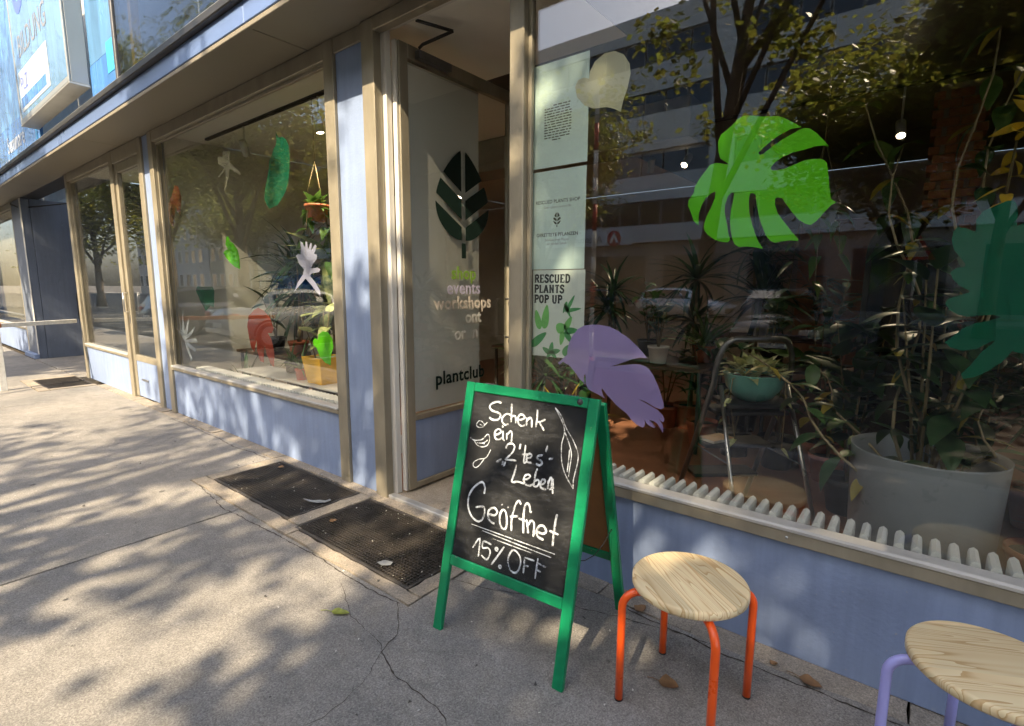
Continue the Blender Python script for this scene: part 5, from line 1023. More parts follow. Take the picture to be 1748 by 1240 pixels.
for k in range(4):
    a = k * 1.7 + .9; P = [c0 + Vector((.12 * math.cos(a), .12 * math.sin(a), .14)), c0 + Vector((.175 * math.cos(a), .175 * math.sin(a), .13)), c0 + Vector((.185 * math.cos(a), .185 * math.sin(a), .02)), c0 + Vector((.17 * math.cos(a + .2), .17 * math.sin(a + .2), -.10 - .05 * k))]
    st.tube(P, .003, 5)
    for p in P[2:]: link('leaf', vm[0], bw, Matrix.Translation(p) @ Matrix.Rotation(a, 4, 'Z') @ Matrix.Rotation(R(40), 4, 'Y') @ Matrix.Scale(.7, 4))
st.build('trailing_stem', STEM, bw)
bk = thing('book', lp(-.1, .19, .484), 'pale open paperback lying on a ladder tread', 'book'); Mk = basis(lp(-.10, .185, .4835), (wv * .9 + av * .4).normalized(), (av * .9 - wv * .4).normalized(), zv)
MB().cham(-.085, .085, -.055, .055, 0, .016, b=.002, M=Mk).build('pages', pmat('book_pages', (.62, .58, .48), .8), bk); MB().cham(-.087, .087, -.057, .057, .0165, .019, b=.0008, M=Mk).build('cover', pmat('book_cover', (.55, .36, .20), .6, var=.15, scale=25), bk)

# ------------------------------------------------------------------ chalkboard A-sign
th = R(3.5); SO = Vector((-1.475, -.748, 0)); se = Vector((math.cos(th), math.sin(th), 0)); sn = Vector((-math.sin(th), math.cos(th), 0))
su = (Vector((0, 0, 1)) + sn * .235).normalized(); sf = se.cross(su).normalized()               # up the board, out of the board
SM = basis(SO, se, su, sf); SL = 1.03; SW = .612
GRN = painted('green_sign_paint', (0.003, 0.225, 0.09), .4, ((.03, .33, .16), (.30, .30, .18), (.0, .12, .05)), (14, 14, 1.2)); CHB = pmat('chalkboard', (0.009, 0.010, 0.012), .6, var=.35, scale=3.5, spec=.12, col2=(.020, .021, .022), stretch=(1, 1, .7)); HARD = pmat('hardboard_back', (0.24, 0.11, 0.035), .75, var=.12, scale=12)
sg = thing('chalkboard_sign', (-1.17, -.46, 0), 'green framed chalkboard A sign with white chalk writing', 'sign')
def sbox(name, b, mat, M, parent=sg, ch=.003): return MB().cham(*b, b=ch, M=M).build(name, mat, parent)
sbox('leg', (0, .042, 0, SL, -.022, .0), GRN, SM); sbox('leg', (SW - .042, SW, 0, SL, -.022, .0), GRN, SM)
sbox('top_bar', (.0425, SW - .0425, SL - .038, SL, -.021, -.001), GRN, SM); sbox('bottom_bar', (.0425, SW - .0425, .272, .312, -.021, -.001), GRN, SM)
bd = sbox('board', (.0425, SW - .0425, .3125, SL - .0385, -.014, -.008), CHB, SM, sg, .001); sbox('board_back', (.044, SW - .044, .314, SL - .04, -.0165, -.0142), HARD, SM, sg, .0008)
ru = (Vector((0, 0, 1)) - sn * .275).normalized(); RO = SO + sn * .575 + se * (-.002); RM = basis(RO, se, ru, se.cross(ru).normalized()); RL = 1.015
sbox('leg', (0, .042, 0, RL, -.0, .022), GRN, RM); sbox('leg', (SW - .042, SW, 0, RL, -.0, .022), GRN, RM)
sbox('top_bar', (.0425, SW - .0425, RL - .038, RL, .001, .021), GRN, RM); sbox('bottom_bar', (.0425, SW - .0425, .272, .312, .001, .021), GRN, RM); sbox('rear_board', (.0425, SW - .0425, .3125, RL - .0385, .008, .0135), HARD, RM, sg, .001)
for uu in (SW - .075,):
    s_ = MB().lathe([(0, .004), (.006, .0035), (.011, .0015), (.012, 0)], 14); s_.v = [SM @ Vector((uu + v[0], SL - .019 + v[1], v[2] - .001)) for v in s_.v]; s_.build('bolt', DARK, sg)
for uu in (.12, SW - .12):
    hg = MB().cham(uu - .022, uu + .022, SL - .001, SL + .003, -.03, -.002, b=.001, M=SM).build('hinge', GREYM, sg)
for s in (.02, SW - .02):
    a = SM @ Vector((s, .45, -.011)); b = RM @ Vector((s, .45, .011)); m = (a + b) / 2 - Vector((0, 0, .05)); MB().tube([a, (a + m) / 2 - Vector((0, 0, .01)), m, (b + m) / 2 - Vector((0, 0, .01)), b], .0018, 5).build('stay_cord', DARK, sg)
# chalk strokes: each written word or drawing of uneven hand-drawn ribbons
cm = bpy.data.materials.new('chalk'); cm.use_nodes = True; t = cm.node_tree; L = t.links.new; b = t.nodes['Principled BSDF']; b.inputs['Base Color'].default_value = (.74, .79, .84, 1); b.inputs['Roughness'].default_value = .95
tc = N(t, 'ShaderNodeTexCoord'); no = N(t, 'ShaderNodeTexNoise', Scale=190.0, Detail=4.0, Roughness=.8); n2_ = N(t, 'ShaderNodeTexNoise', Scale=30.0, Detail=2.0); L(tc.outputs['Object'], no.inputs['Vector']); L(tc.outputs['Object'], n2_.inputs['Vector'])
ad = N(t, 'ShaderNodeMath', operation='ADD'); L(no.outputs[0], ad.inputs[0]); L(n2_.outputs[0], ad.inputs[1]); mr = N(t, 'ShaderNodeMapRange'); mr.inputs['From Min'].default_value = .84; mr.inputs['From Max'].default_value = 1.16; mr.inputs['To Min'].default_value = .2; mr.inputs['To Max'].default_value = .85; L(ad.outputs[0], mr.inputs['Value'])
tb = N(t, 'ShaderNodeBsdfTransparent'); ms = N(t, 'ShaderNodeMixShader'); L(mr.outputs[0], ms.inputs[0]); L(tb.outputs[0], ms.inputs[1]); L(b.outputs[0], ms.inputs[2]); L(ms.outputs[0], t.nodes['Material Output'].inputs[0])
rc_ = random.Random(5)
def words(i0, i1, name, zz=-.0072):
    mb = MB()
    for w, P in CHALK[i0:i1]:
        Q = smooth_line(P, 4); base = w / 10 * .0082
        for rep in range(2 if w > 6 else 1):                 # chalk gone over twice
            off = Vector((rc_.uniform(-.0022, .0022), rc_.uniform(-.0022, .0022))) * rep
            ww = [base * rc_.uniform(.75, 1.1) * (.6 if rep else 1) * (.7 if i in (0, len(Q) - 1) else 1) for i in range(len(Q))]
            mb.ribbon([(q[0] + off.x, q[1] + off.y) for q in Q], ww, lambda u, v: SM @ Vector((u, v, zz + rep * .0003)))
    return mb.build(name, cm, bd, norm=False)
for a0, a1, nm in [(0, 10, 'chalk_word'), (10, 15, 'chalk_word'), (15, 25, 'chalk_word'), (25, 35, 'chalk_word'), (35, 39, 'chalk_leaf'), (39, 42, 'chalk_leaf'), (42, 45, 'chalk_leaf'), (45, 46, 'chalk_leaf'), (46, 60, 'chalk_word'), (60, 63, 'chalk_lines'), (63, 75, 'chalk_word')]: words(a0, a1, nm)
# wiped smears
sm_ = bpy.data.materials.new('chalk_smear'); sm_.use_nodes = True; t = sm_.node_tree; L = t.links.new; b = t.nodes['Principled BSDF']; b.inputs['Base Color'].default_value = (.5, .52, .54, 1); b.inputs['Roughness'].default_value = .95
tc = N(t, 'ShaderNodeTexCoord'); mp = N(t, 'ShaderNodeMapping'); mp.inputs['Scale'].default_value = (4, 4, 14); mp.inputs['Rotation'].default_value = (0, R(35), 0); no = N(t, 'ShaderNodeTexNoise', Scale=2.2, Detail=5.0, Roughness=.7, Distortion=1.2); L(tc.outputs['Object'], mp.inputs[0]); L(mp.outputs[0], no.inputs['Vector'])
mr = N(t, 'ShaderNodeMapRange'); mr.inputs['From Min'].default_value = .45; mr.inputs['From Max'].default_value = .85; mr.inputs['To Max'].default_value = .10; L(no.outputs[0], mr.inputs['Value']); tb = N(t, 'ShaderNodeBsdfTransparent'); ms = N(t, 'ShaderNodeMixShader'); L(mr.outputs[0], ms.inputs[0]); L(tb.outputs[0], ms.inputs[1]); L(b.outputs[0], ms.inputs[2]); L(ms.outputs[0], t.nodes['Material Output'].inputs[0])
MB().add([SM @ Vector(p) for p in [(.047, .317, -.0077), (SW - .047, .317, -.0077), (SW - .047, SL - .043, -.0077), (.047, SL - .043, -.0077)]], [(0, 1, 2, 3)]).build('wiped_chalk', sm_, bd, norm=False)

# ------------------------------------------------------------------ stools
def pine(name, seed, rot, strips):
    m = bpy.data.materials.new(name); m.use_nodes = True; t = m.node_tree; L = t.links.new; b = t.nodes['Principled BSDF']
    tc = N(t, 'ShaderNodeTexCoord'); mp = N(t, 'ShaderNodeMapping'); mp.inputs['Rotation'].default_value = (0, 0, rot); mp.inputs['Location'].default_value = (seed, seed * .7, 0); L(tc.outputs['Object'], mp.inputs[0])
    sp = N(t, 'ShaderNodeSeparateXYZ'); L(mp.outputs[0], sp.inputs[0])
    dv = N(t, 'ShaderNodeMath', operation='MULTIPLY'); dv.inputs[1].default_value = strips; L(sp.outputs[1], dv.inputs[0]); fl = N(t, 'ShaderNodeMath', operation='FLOOR'); L(dv.outputs[0], fl.inputs[0])
    wn = N(t, 'ShaderNodeTexWhiteNoise', noise_dimensions='1D'); L(fl.outputs[0], wn.inputs['W'])
    of = N(t, 'ShaderNodeVectorMath', operation='MULTIPLY_ADD'); L(wn.outputs['Color'], of.inputs[0]); of.inputs[1].default_value = (3, 3, 3); L(mp.outputs[0], of.inputs[2])
    sc = N(t, 'ShaderNodeMapping'); sc.inputs['Scale'].default_value = (1.1, 15, 6); L(of.outputs[0], sc.inputs[0])
    wv_ = N(t, 'ShaderNodeTexNoise', Scale=1.4, Detail=1.0, Roughness=.4, Distortion=.5); L(sc.outputs[0], wv_.inputs['Vector'])
    fr = N(t, 'ShaderNodeMath', operation='MULTIPLY'); fr.inputs[1].default_value = 10.0; L(wv_.outputs[0], fr.inputs[0]); sn_ = N(t, 'ShaderNodeMath', operation='FRACT'); L(fr.outputs[0], sn_.inputs[0])
    rp = N(t, 'ShaderNodeValToRGB'); e = rp.color_ramp.elements; e[0].position = .0; e[0].color = (.94, .78, .48, 1); e[1].position = .75; e[1].color = (.87, .67, .38, 1); q = e.new(.92); q.color = (.68, .45, .21, 1); L(sn_.outputs[0], rp.inputs[0])
    tn = N(t, 'ShaderNodeMapRange'); tn.inputs['To Min'].default_value = .80; tn.inputs['To Max'].default_value = 1.12; L(wn.outputs['Value'], tn.inputs['Value'])
    mx = N(t, 'ShaderNodeMix', data_type='RGBA', blend_type='MULTIPLY'); mx.inputs[0].default_value = 1; L(rp.outputs[0], mx.inputs[6]); L(tn.outputs[0], mx.inputs[7])
    L(mx.outputs[2], b.inputs['Base Color']); b.inputs['Roughness'].default_value = .5; b.inputs['Specular IOR Level'].default_value = .35
    return m
def stool(cx, cy, legc, label, seed, rot, strips, a0=R(40)):
    t = thing('round_stool', (cx, cy, 0), label, 'stool', 'round wooden stools in front of the shop')
    r_ = .185; MB().lathe([(0, .412), (r_ - .006, .412), (r_, .418), (r_, .436), (r_ - .004, .441), (r_ - .010, .4425), (0, .4425)], 64, (cx, cy, 0)).build('seat', pine('pine_' + label[:6].strip().replace(' ', '_'), seed, rot, strips), t)
    lm_ = pmat('enamel_' + label[:6].strip().replace(' ', '_'), legc, .3, var=.05, coat=.3)
    for k in range(4):
        a = a0 + k * math.pi / 2; d = Vector((math.cos(a), math.sin(a), 0)); R_ = .222; b0 = Vector((cx, cy, 0)) + d * R_; rb = .055
        P = [b0 + Vector((0, 0, .006)), b0 + Vector((0, 0, .18)), b0 + Vector((0, 0, .398 - rb))] + [b0 - d * rb + d * rb * math.cos(q) + Vector((0, 0, .398 - rb + rb * math.sin(q))) for q in [i * math.pi / 2 / 7 for i in range(1, 8)]] + [Vector((cx, cy, .398)) + d * .07]
        lg_ = MB().tube(P, .0132, 14).build('leg', lm_, t); MB().tube([b0, b0 + Vector((0, 0, .0055))], .0138, 12).build('rubber_foot', BLACKP, lg_)
    MB().lathe([(.05, .385), (.075, .385), (.075, .411), (.05, .411)], 20, (cx, cy, 0)).build('seat_plate', lm_, t)
stool(-.528, -.465, (0.92, 0.11, 0.010), 'orange legged round wooden stool beside the chalkboard sign', 1.3, R(38), 15, R(40)); stool(.228, -.365, (0.42, 0.42, 0.88), 'lavender legged round wooden stool cut off at the right edge', 4.1, R(-28), 5, R(193))

# ------------------------------------------------------------------ street trees: they throw the dappled shade and stand in the reflections
BARK = pmat('tree_bark', (0.10, 0.075, 0.055), .9, var=.35, scale=9, bump=.7, bscale=22, stretch=(1, 1, .25))
TLEAF = pmat('tree_leaves', (0.25, 0.265, 0.045), .42, var=.25, scale=1.1, transl=.5, island=.38, hue=.035)
def tree(x, y, label, seed, n_leaf, cz, rx, rz, trunk_r=.2, fork=3.0, n_limb=7, leaf=.12, ry=None, clump=.55, lean=(0, 0), nclump=34, tipfrac=1.0, shade_limbs=()):
    rn = random.Random(seed); z0 = -.13 if y < -3.45 else 0; t = thing('street_tree', (x, y, z0), label, 'tree', 'street trees'); ry = ry or rx
    tr = MB(); P = []; hT = cz + rz * .35
    for i in range(9):
        u = i / 8; P.append(Vector((x + lean[0] * u + .05 * math.sin(u * 5 + seed), y + lean[1] * u + .05 * math.cos(u * 4 + seed), z0 + u * (hT - z0))))
    tr.tube(P, [trunk_r * (1.35 if i == 0 else 1 - .82 * i / 8) for i in range(9)], 12)
    tips = []
    for k in range(n_limb):
        a = k * 2.4 + rn.uniform(-.3, .3); f = fork + (cz - fork) * .9 * k / n_limb; b0 = P[0].lerp(P[-1], (f - z0) / (hT - z0)); ln = rn.uniform(.55, .9)
        e = Vector((x + lean[0] + rx * ln * math.cos(a), y + lean[1] + ry * ln * math.sin(a), cz + rz * rn.uniform(-.35, .45)))
        m1 = b0.lerp(e, .35) + Vector((0, 0, .35)); m2 = b0.lerp(e, .7) + Vector((rn.uniform(-.3, .3), rn.uniform(-.3, .3), .2))
        r0 = trunk_r * rn.uniform(.3, .45); tr.tube([b0, m1, m2, e], [r0, r0 * .7, r0 * .45, r0 * .15], 7); tips += [m1, m2, e]
        for q in range(4):
            s0 = m1.lerp(e, rn.uniform(.1, .9)); s1 = s0 + Vector((rn.uniform(-1, 1), rn.uniform(-1, 1), rn.uniform(-.2, .8))).normalized() * rn.uniform(.7, 1.5)
            tr.tube([s0, s0.lerp(s1, .5) + Vector((0, 0, .1)), s1], [r0 * .3, r0 * .2, r0 * .08], 5); tips += [s1, s0.lerp(s1, .6)]
    for e in shade_limbs:
        e = Vector(e); b0 = P[0].lerp(P[-1], (e.z - 1.2 - z0) / (hT - z0)); tr.tube([b0, b0.lerp(e, .5) + Vector((0, 0, .25)), e], [trunk_r * .3, trunk_r * .2, trunk_r * .06], 7)
    tr.build('trunk', BARK, t, norm=False)
    C = [(p, rn.uniform(.5, 1)) for p in tips if rn.random() < tipfrac]
    for _ in range(nclump):
        while True:
            v = Vector((rn.uniform(-1, 1), rn.uniform(-1, 1), rn.uniform(-1, 1)))
            if .25 < v.length < 1: break
        C.append((Vector((x + lean[0] + v.x * rx, y + lean[1] + v.y * ry, cz + v.z * rz)), rn.uniform(.7, 1.3)))
    vs = []; fs = []; g = rn.gauss
    for i in range(n_leaf):
        c, s = C[rn.randrange(len(C))]; s *= clump
        p = Vector((c.x + g(0, s), c.y + g(0, s), c.z + g(0, s * .6)))
        L_ = leaf * rn.uniform(.65, 1.25); a = rn.uniform(0, 6.283); el = rn.uniform(-.9, .35); d = Vector((math.cos(a) * math.cos(el), math.sin(a) * math.cos(el), math.sin(el))); w = d.cross(Vector((rn.uniform(-.6, .6), rn.uniform(-.6, .6), 1))).normalized() * L_ * .42
        o = len(vs); vs += [p, p + d * L_ * .45 + w, p + d * L_, p + d * L_ * .45 - w]; fs.append((o, o + 1, o + 2, o + 3))
    r5 = random.Random(seed + 5)
    for e in shade_limbs:                                       # leaf masses on added low branches, placed to shade the pavement
        for _ in range(480):
            p = Vector((e[0] + r5.gauss(0, .27), e[1] + r5.gauss(0, .3), e[2] + r5.gauss(0, .17))); L_ = leaf * r5.uniform(.65, 1.25); a = r5.uniform(0, 6.283); el = r5.uniform(-.9, .35)
            d = Vector((math.cos(a) * math.cos(el), math.sin(a) * math.cos(el), math.sin(el))); w = d.cross(Vector((r5.uniform(-.6, .6), r5.uniform(-.6, .6), 1))).normalized() * L_ * .42
            o = len(vs); vs += [p, p + d * L_ * .45 + w, p + d * L_, p + d * L_ * .45 - w]; fs.append((o, o + 1, o + 2, o + 3))
    me = bpy.data.meshes.new('crown'); me.from_pydata([tuple(v) for v in vs], [], fs); me.materials.append(TLEAF); link('crown', me, t)
    return t
tree(-3.6, -8.2, 'slender street tree mirrored in the wide window left of the monstera decal', 500, 5500, 8.405184412797698, 3.302363994975874, 4.2, .18, 3.0, 11, .17, clump=0.34448798899239236, nclump=10, tipfrac=.3, lean=(1.02, 0))
tree(2.85, -7.8, 'dense street tree mirrored in the upper right of the wide window', 156, 28000, 8.0, 2.8101566596865513, 4.3, .26, 2.8, 12, .17, clump=.36, nclump=70, tipfrac=.6, shade_limbs=[(-.05, -8.0, 5.0), (.3, -7.8, 4.75), (.15, -8.3, 5.45), (-.05, -8.1, 6.1)])
tree(7.6, -8.0, 'street tree to the right of the shop', 22, 16000, 8.4, 3.6, 3.6, .24, 2.8, 8, .19, clump=.55, nclump=30)
tree(-10.7, -8.0, 'street tree standing in line with the plant window', 803, 9000, 9.0, 3.4, 3.8, .24, 3.2, 10, .18, clump=.36, nclump=16, tipfrac=.3)
tree(-21.5, -7.6, 'leafy street tree mirrored in the plant window', 14, 26000, 7.4, 4.2, 4.4, .24, 2.6, 11, .17, clump=.6, nclump=40)
tree(-29.5, -7.8, 'leafy street tree mirrored in the narrow far window', 15, 22000, 7.2, 4.2, 4.4, .24, 2.4, 10, .19, clump=.7, nclump=34)
tree(-.6, -12.6, 'low dense tree between the parked rows mirrored at the right of the wide window', 41, 24000, 5.0, 2.9, 2.1, .17, 2.0, 10, .15, clump=.42, nclump=46)
tree(-9.0, -12.2, 'low leafy tree between the parked rows mirrored above the top poster', 42, 12000, 5.6, 1.9, 2.2, .15, 2.4, 8, .15, clump=.4, nclump=24)
tree(4.6, -12.6, 'low dense tree between the parked rows farther right', 43, 12000, 5.2, 2.6, 2.1, .17, 2.2, 8, .16, clump=.45, nclump=30)
tree(-14.5, -18.5, 'tree on the far side of the road facing the shops', 16, 9000, 6.4, 3.4, 2.8, .2, 2.5, 7, .18, clump=.6, nclump=24)
tree(1.5, -19.0, 'big tree beyond the dark parked car', 17, 9000, 7.4, 3.8, 3.2, .22, 2.8, 7, .18, clump=.7, nclump=26)
tree(-23.5, -15.0, 'spreading tree on the far side mirrored behind the silver car', 19, 16000, 6.2, 4.4, 3.6, .22, 2.2, 9, .2, clump=.7, nclump=40)
tree(-37, -15.5, 'spreading tree on the far side farther left', 20, 14000, 6.4, 4.6, 3.8, .22, 2.2, 9, .22, clump=.8, nclump=40)
tree(-45, -8.5, 'big tree closing the row along the kerb', 21, 14000, 6.6, 4.8, 4.4, .24, 2.2, 9, .24, clump=.9, nclump=40)
tree(-32, -20, 'distant tree across the road at the far left', 18, 7000, 7.0, 4.2, 3.4, .24, 2.6, 7, .2, clump=.8, nclump=26)

# ------------------------------------------------------------------ office block across the road
ob = thing('office_block', (-18, -28.2, 0), 'white office block with dark ribbon windows mirrored in the shop glass', 'building')
OBW = pmat('office_white_render', (0.72, 0.70, 0.66), .8, var=.05, scale=.6); OFR = pmat('office_window_frame', (0.30, 0.29, 0.27), .5); OGL = pmat('office_glass', (0.03, 0.035, 0.04), .08, var=.3, scale=.3, spec=.8)
xa, xb = -52, 16; bands = [(5.1, 6.5), (8.0, 9.4), (11.4, 12.7), (14.2, 15.6)]; zs = [4.1] + [v for b_ in bands for v in b_] + [17.0]
for k in range(0, len(zs), 2): cbox('spandrel', (xa, xb, -28.6, -28.2, zs[k] + .002, zs[k + 1] - .002), OBW, ob, .01)
cbox('core', (xa, xb, -41, -28.75, 0, 16.9), OBW, ob, .02); cbox('ground_floor_wall', (xa, xb, -28.74, -28.45, 0, 4.098), pmat('office_ground_stone', (.34, .28, .22), .7, var=.2, scale=1), ob)
wm = MB().cham(-.63, .63, -.05, .05, -.62, .62, b=.006); wf = wm.mesh('window', OFR); pm_ = MB().box(-.57, .57, .051, .056, -.56, .56).mesh('pane', OGL)
for (z0, z1) in bands:
    for k in range(50):
        xx = xa + .75 + k * 1.345
        if (k % 13) in (5,): cbox('pier', (xx - .66, xx + .66, -28.64, -28.25, z0, z1), OBW, ob); continue
        if xx > xb - .5: break
        w_ = link('window', wf, ob, Matrix.Translation((xx, -28.45, (z0 + z1) / 2)) @ Matrix.Scale((z1 - z0) / 1.28, 4, (0, 0, 1))); link('pane', pm_, w_, Matrix.Translation((xx, -28.45, (z0 + z1) / 2)) @ Matrix.Scale((z1 - z0) / 1.28, 4, (0, 0, 1)))
        w_.matrix_parent_inverse = Matrix.Translation(-base_of(ob)); 
        ch = w_.children[0]; ch.matrix_local = Matrix.Identity(4); ch.matrix_parent_inverse = Matrix.Identity(4)
SHOPG = pmat('office_shop_glass', (0.05, 0.05, 0.05), .1, var=.4, scale=.4)
for k in range(14):
    x0 = xa + 1 + k * 4.8; cbox('shop_front', (x0, x0 + 3.6, -28.46, -28.42, .3, 3.3), SHOPG, ob); cbox('shop_front_frame', (x0 - .08, x0 + 3.68, -28.47, -28.43, 3.31, 3.45), OFR, ob); cbox('shop_front_sill', (x0 - .08, x0 + 3.68, -28.47, -28.40, .12, .29), OFR, ob)
# the round red emblem with a white A, and its lettering, on the white band
sgb = thing('office_sign', (-18, -28.19, 4.2), 'white sign band with a red round A emblem on the office block', 'sign')
FM = lambda x, z, y=-28.165: basis(Vector((x, y, z)), Vector((-1, 0, 0)), Vector((0, 0, 1)), Vector((0, 1, 0)))
cbox('band', (-26, -14.6, -28.199, -28.175, 4.0, 4.85), pmat('sign_band_white', (.78, .77, .74), .5, var=.04), sgb)
REDM = pmat('emblem_red', (0.55, 0.03, 0.025), .5); WHM = pmat('emblem_white', (.8, .8, .78), .5); c_ = (-15.85, 4.42)
q = [(c_[0] + .48 * math.cos(i * math.pi / 20), c_[1] + .48 * math.sin(i * math.pi / 20)) for i in range(40)]; MB().prism(q, lambda u, v: (u, -28.174, v), lambda u, v: (u, -28.160, v)).build('emblem_disc', REDM, sgb)
MB().prism([(c_[0] - .36, c_[1] - .26), (c_[0], c_[1] + .40), (c_[0] + .36, c_[1] - .26), (c_[0] + .17, c_[1] - .26), (c_[0], c_[1] + .06), (c_[0] - .17, c_[1] - .26)], lambda u, v: (u, -28.159, v), lambda u, v: (u, -28.150, v)).build('emblem_letter', WHM, sgb)
text('lettering', 'Agentur für Arbeit', .62, pmat('sign_dark_letters', (.04, .04, .05), .5), sgb, FM(-16.7, 4.22), ext=.004, bold=.01)
# plain apartment houses farther along the far side
def house(x0, x1, h, y, col, label, roofc):
    t = thing('apartment_house', ((x0 + x1) / 2, y, 0), label, 'building', 'apartment houses across the road'); cbox('wall', (x0, x1, y - 11, y, 0, h), pmat('render_%d' % int(-x0), col, .85, var=.08, scale=.5), t, .02)
    cbox('cornice', (x0 - .2, x1 + .2, y - 11.2, y + .35, h + .002, h + .4), OBW, t, .03); rf = MB().prism([(y + .3, h + .402), (y - 11.2, h + .402), (y - 5.4, h + 3.4)], lambda u, v: (x0, u, v), lambda u, v: (x1, u, v)).build('roof', pmat('roof_tiles', roofc, .8, var=.2), t)
    n = int((x1 - x0) / 2.4); fw = MB().cham(-.62, .62, .001, .09, -.92, .92, b=.01).mesh('window', OBW); gw = MB().box(-.52, .52, .091, .095, -.82, .82).mesh('pane', OGL)
    for r_ in range(int(h / 3.3)):
        for k in range(n):
            w_ = link('window', fw, t, Matrix.Translation((x0 + 1.2 + k * 2.4, y, 2.0 + r_ * 3.3))); c = link('pane', gw, w_, Matrix.Identity(4)); c.matrix_parent_inverse = Matrix.Identity(4)
house(-76, -52.3, 16.5, -28.2, (.50, .42, .30), 'tall sand coloured apartment house beside the office block', (.22, .09, .06)); house(-104, -76.3, 14, -28.2, (.44, .43, .40), 'grey apartment house farthest along the road', (.10, .09, .09))
house(-140, -112, 15, 4.0, (.46, .40, .33), 'brown apartment house closing the view down the road', (.20, .09, .06))
# striped pole by the kerb, triangular road sign
pl = thing('striped_pole', (-4.2, -5.2, -.13), 'thin red and white striped pole mirrored beside the posters', 'pole'); zz = -.13; k = 0
while zz < 4.0: MB().tube([(-4.2, -5.2, zz), (-4.2, -5.2, zz + .398)], .035, 10).build('band', WHM if k % 3 else REDM, pl); zz += .4; k += 1
rs = thing('warning_sign', (-.3, -14.5, -.13), 'red triangular road sign on a post mirrored in the wide window', 'sign'); MB().tube([(-.3, -14.5, -.13), (-.3, -14.5, 2.7)], .03, 10).build('post', CHROME, rs)
MB().prism([(-.68, 2.1), (.08, 2.1), (-.3, 2.76)], lambda u, v: (u, -14.46, v), lambda u, v: (u, -14.465, v)).build('rim', REDM, rs); MB().prism([(-.54, 2.18), (-.06, 2.18), (-.3, 2.60)], lambda u, v: (u, -14.455, v), lambda u, v: (u, -14.459, v)).build('face', WHM, rs)

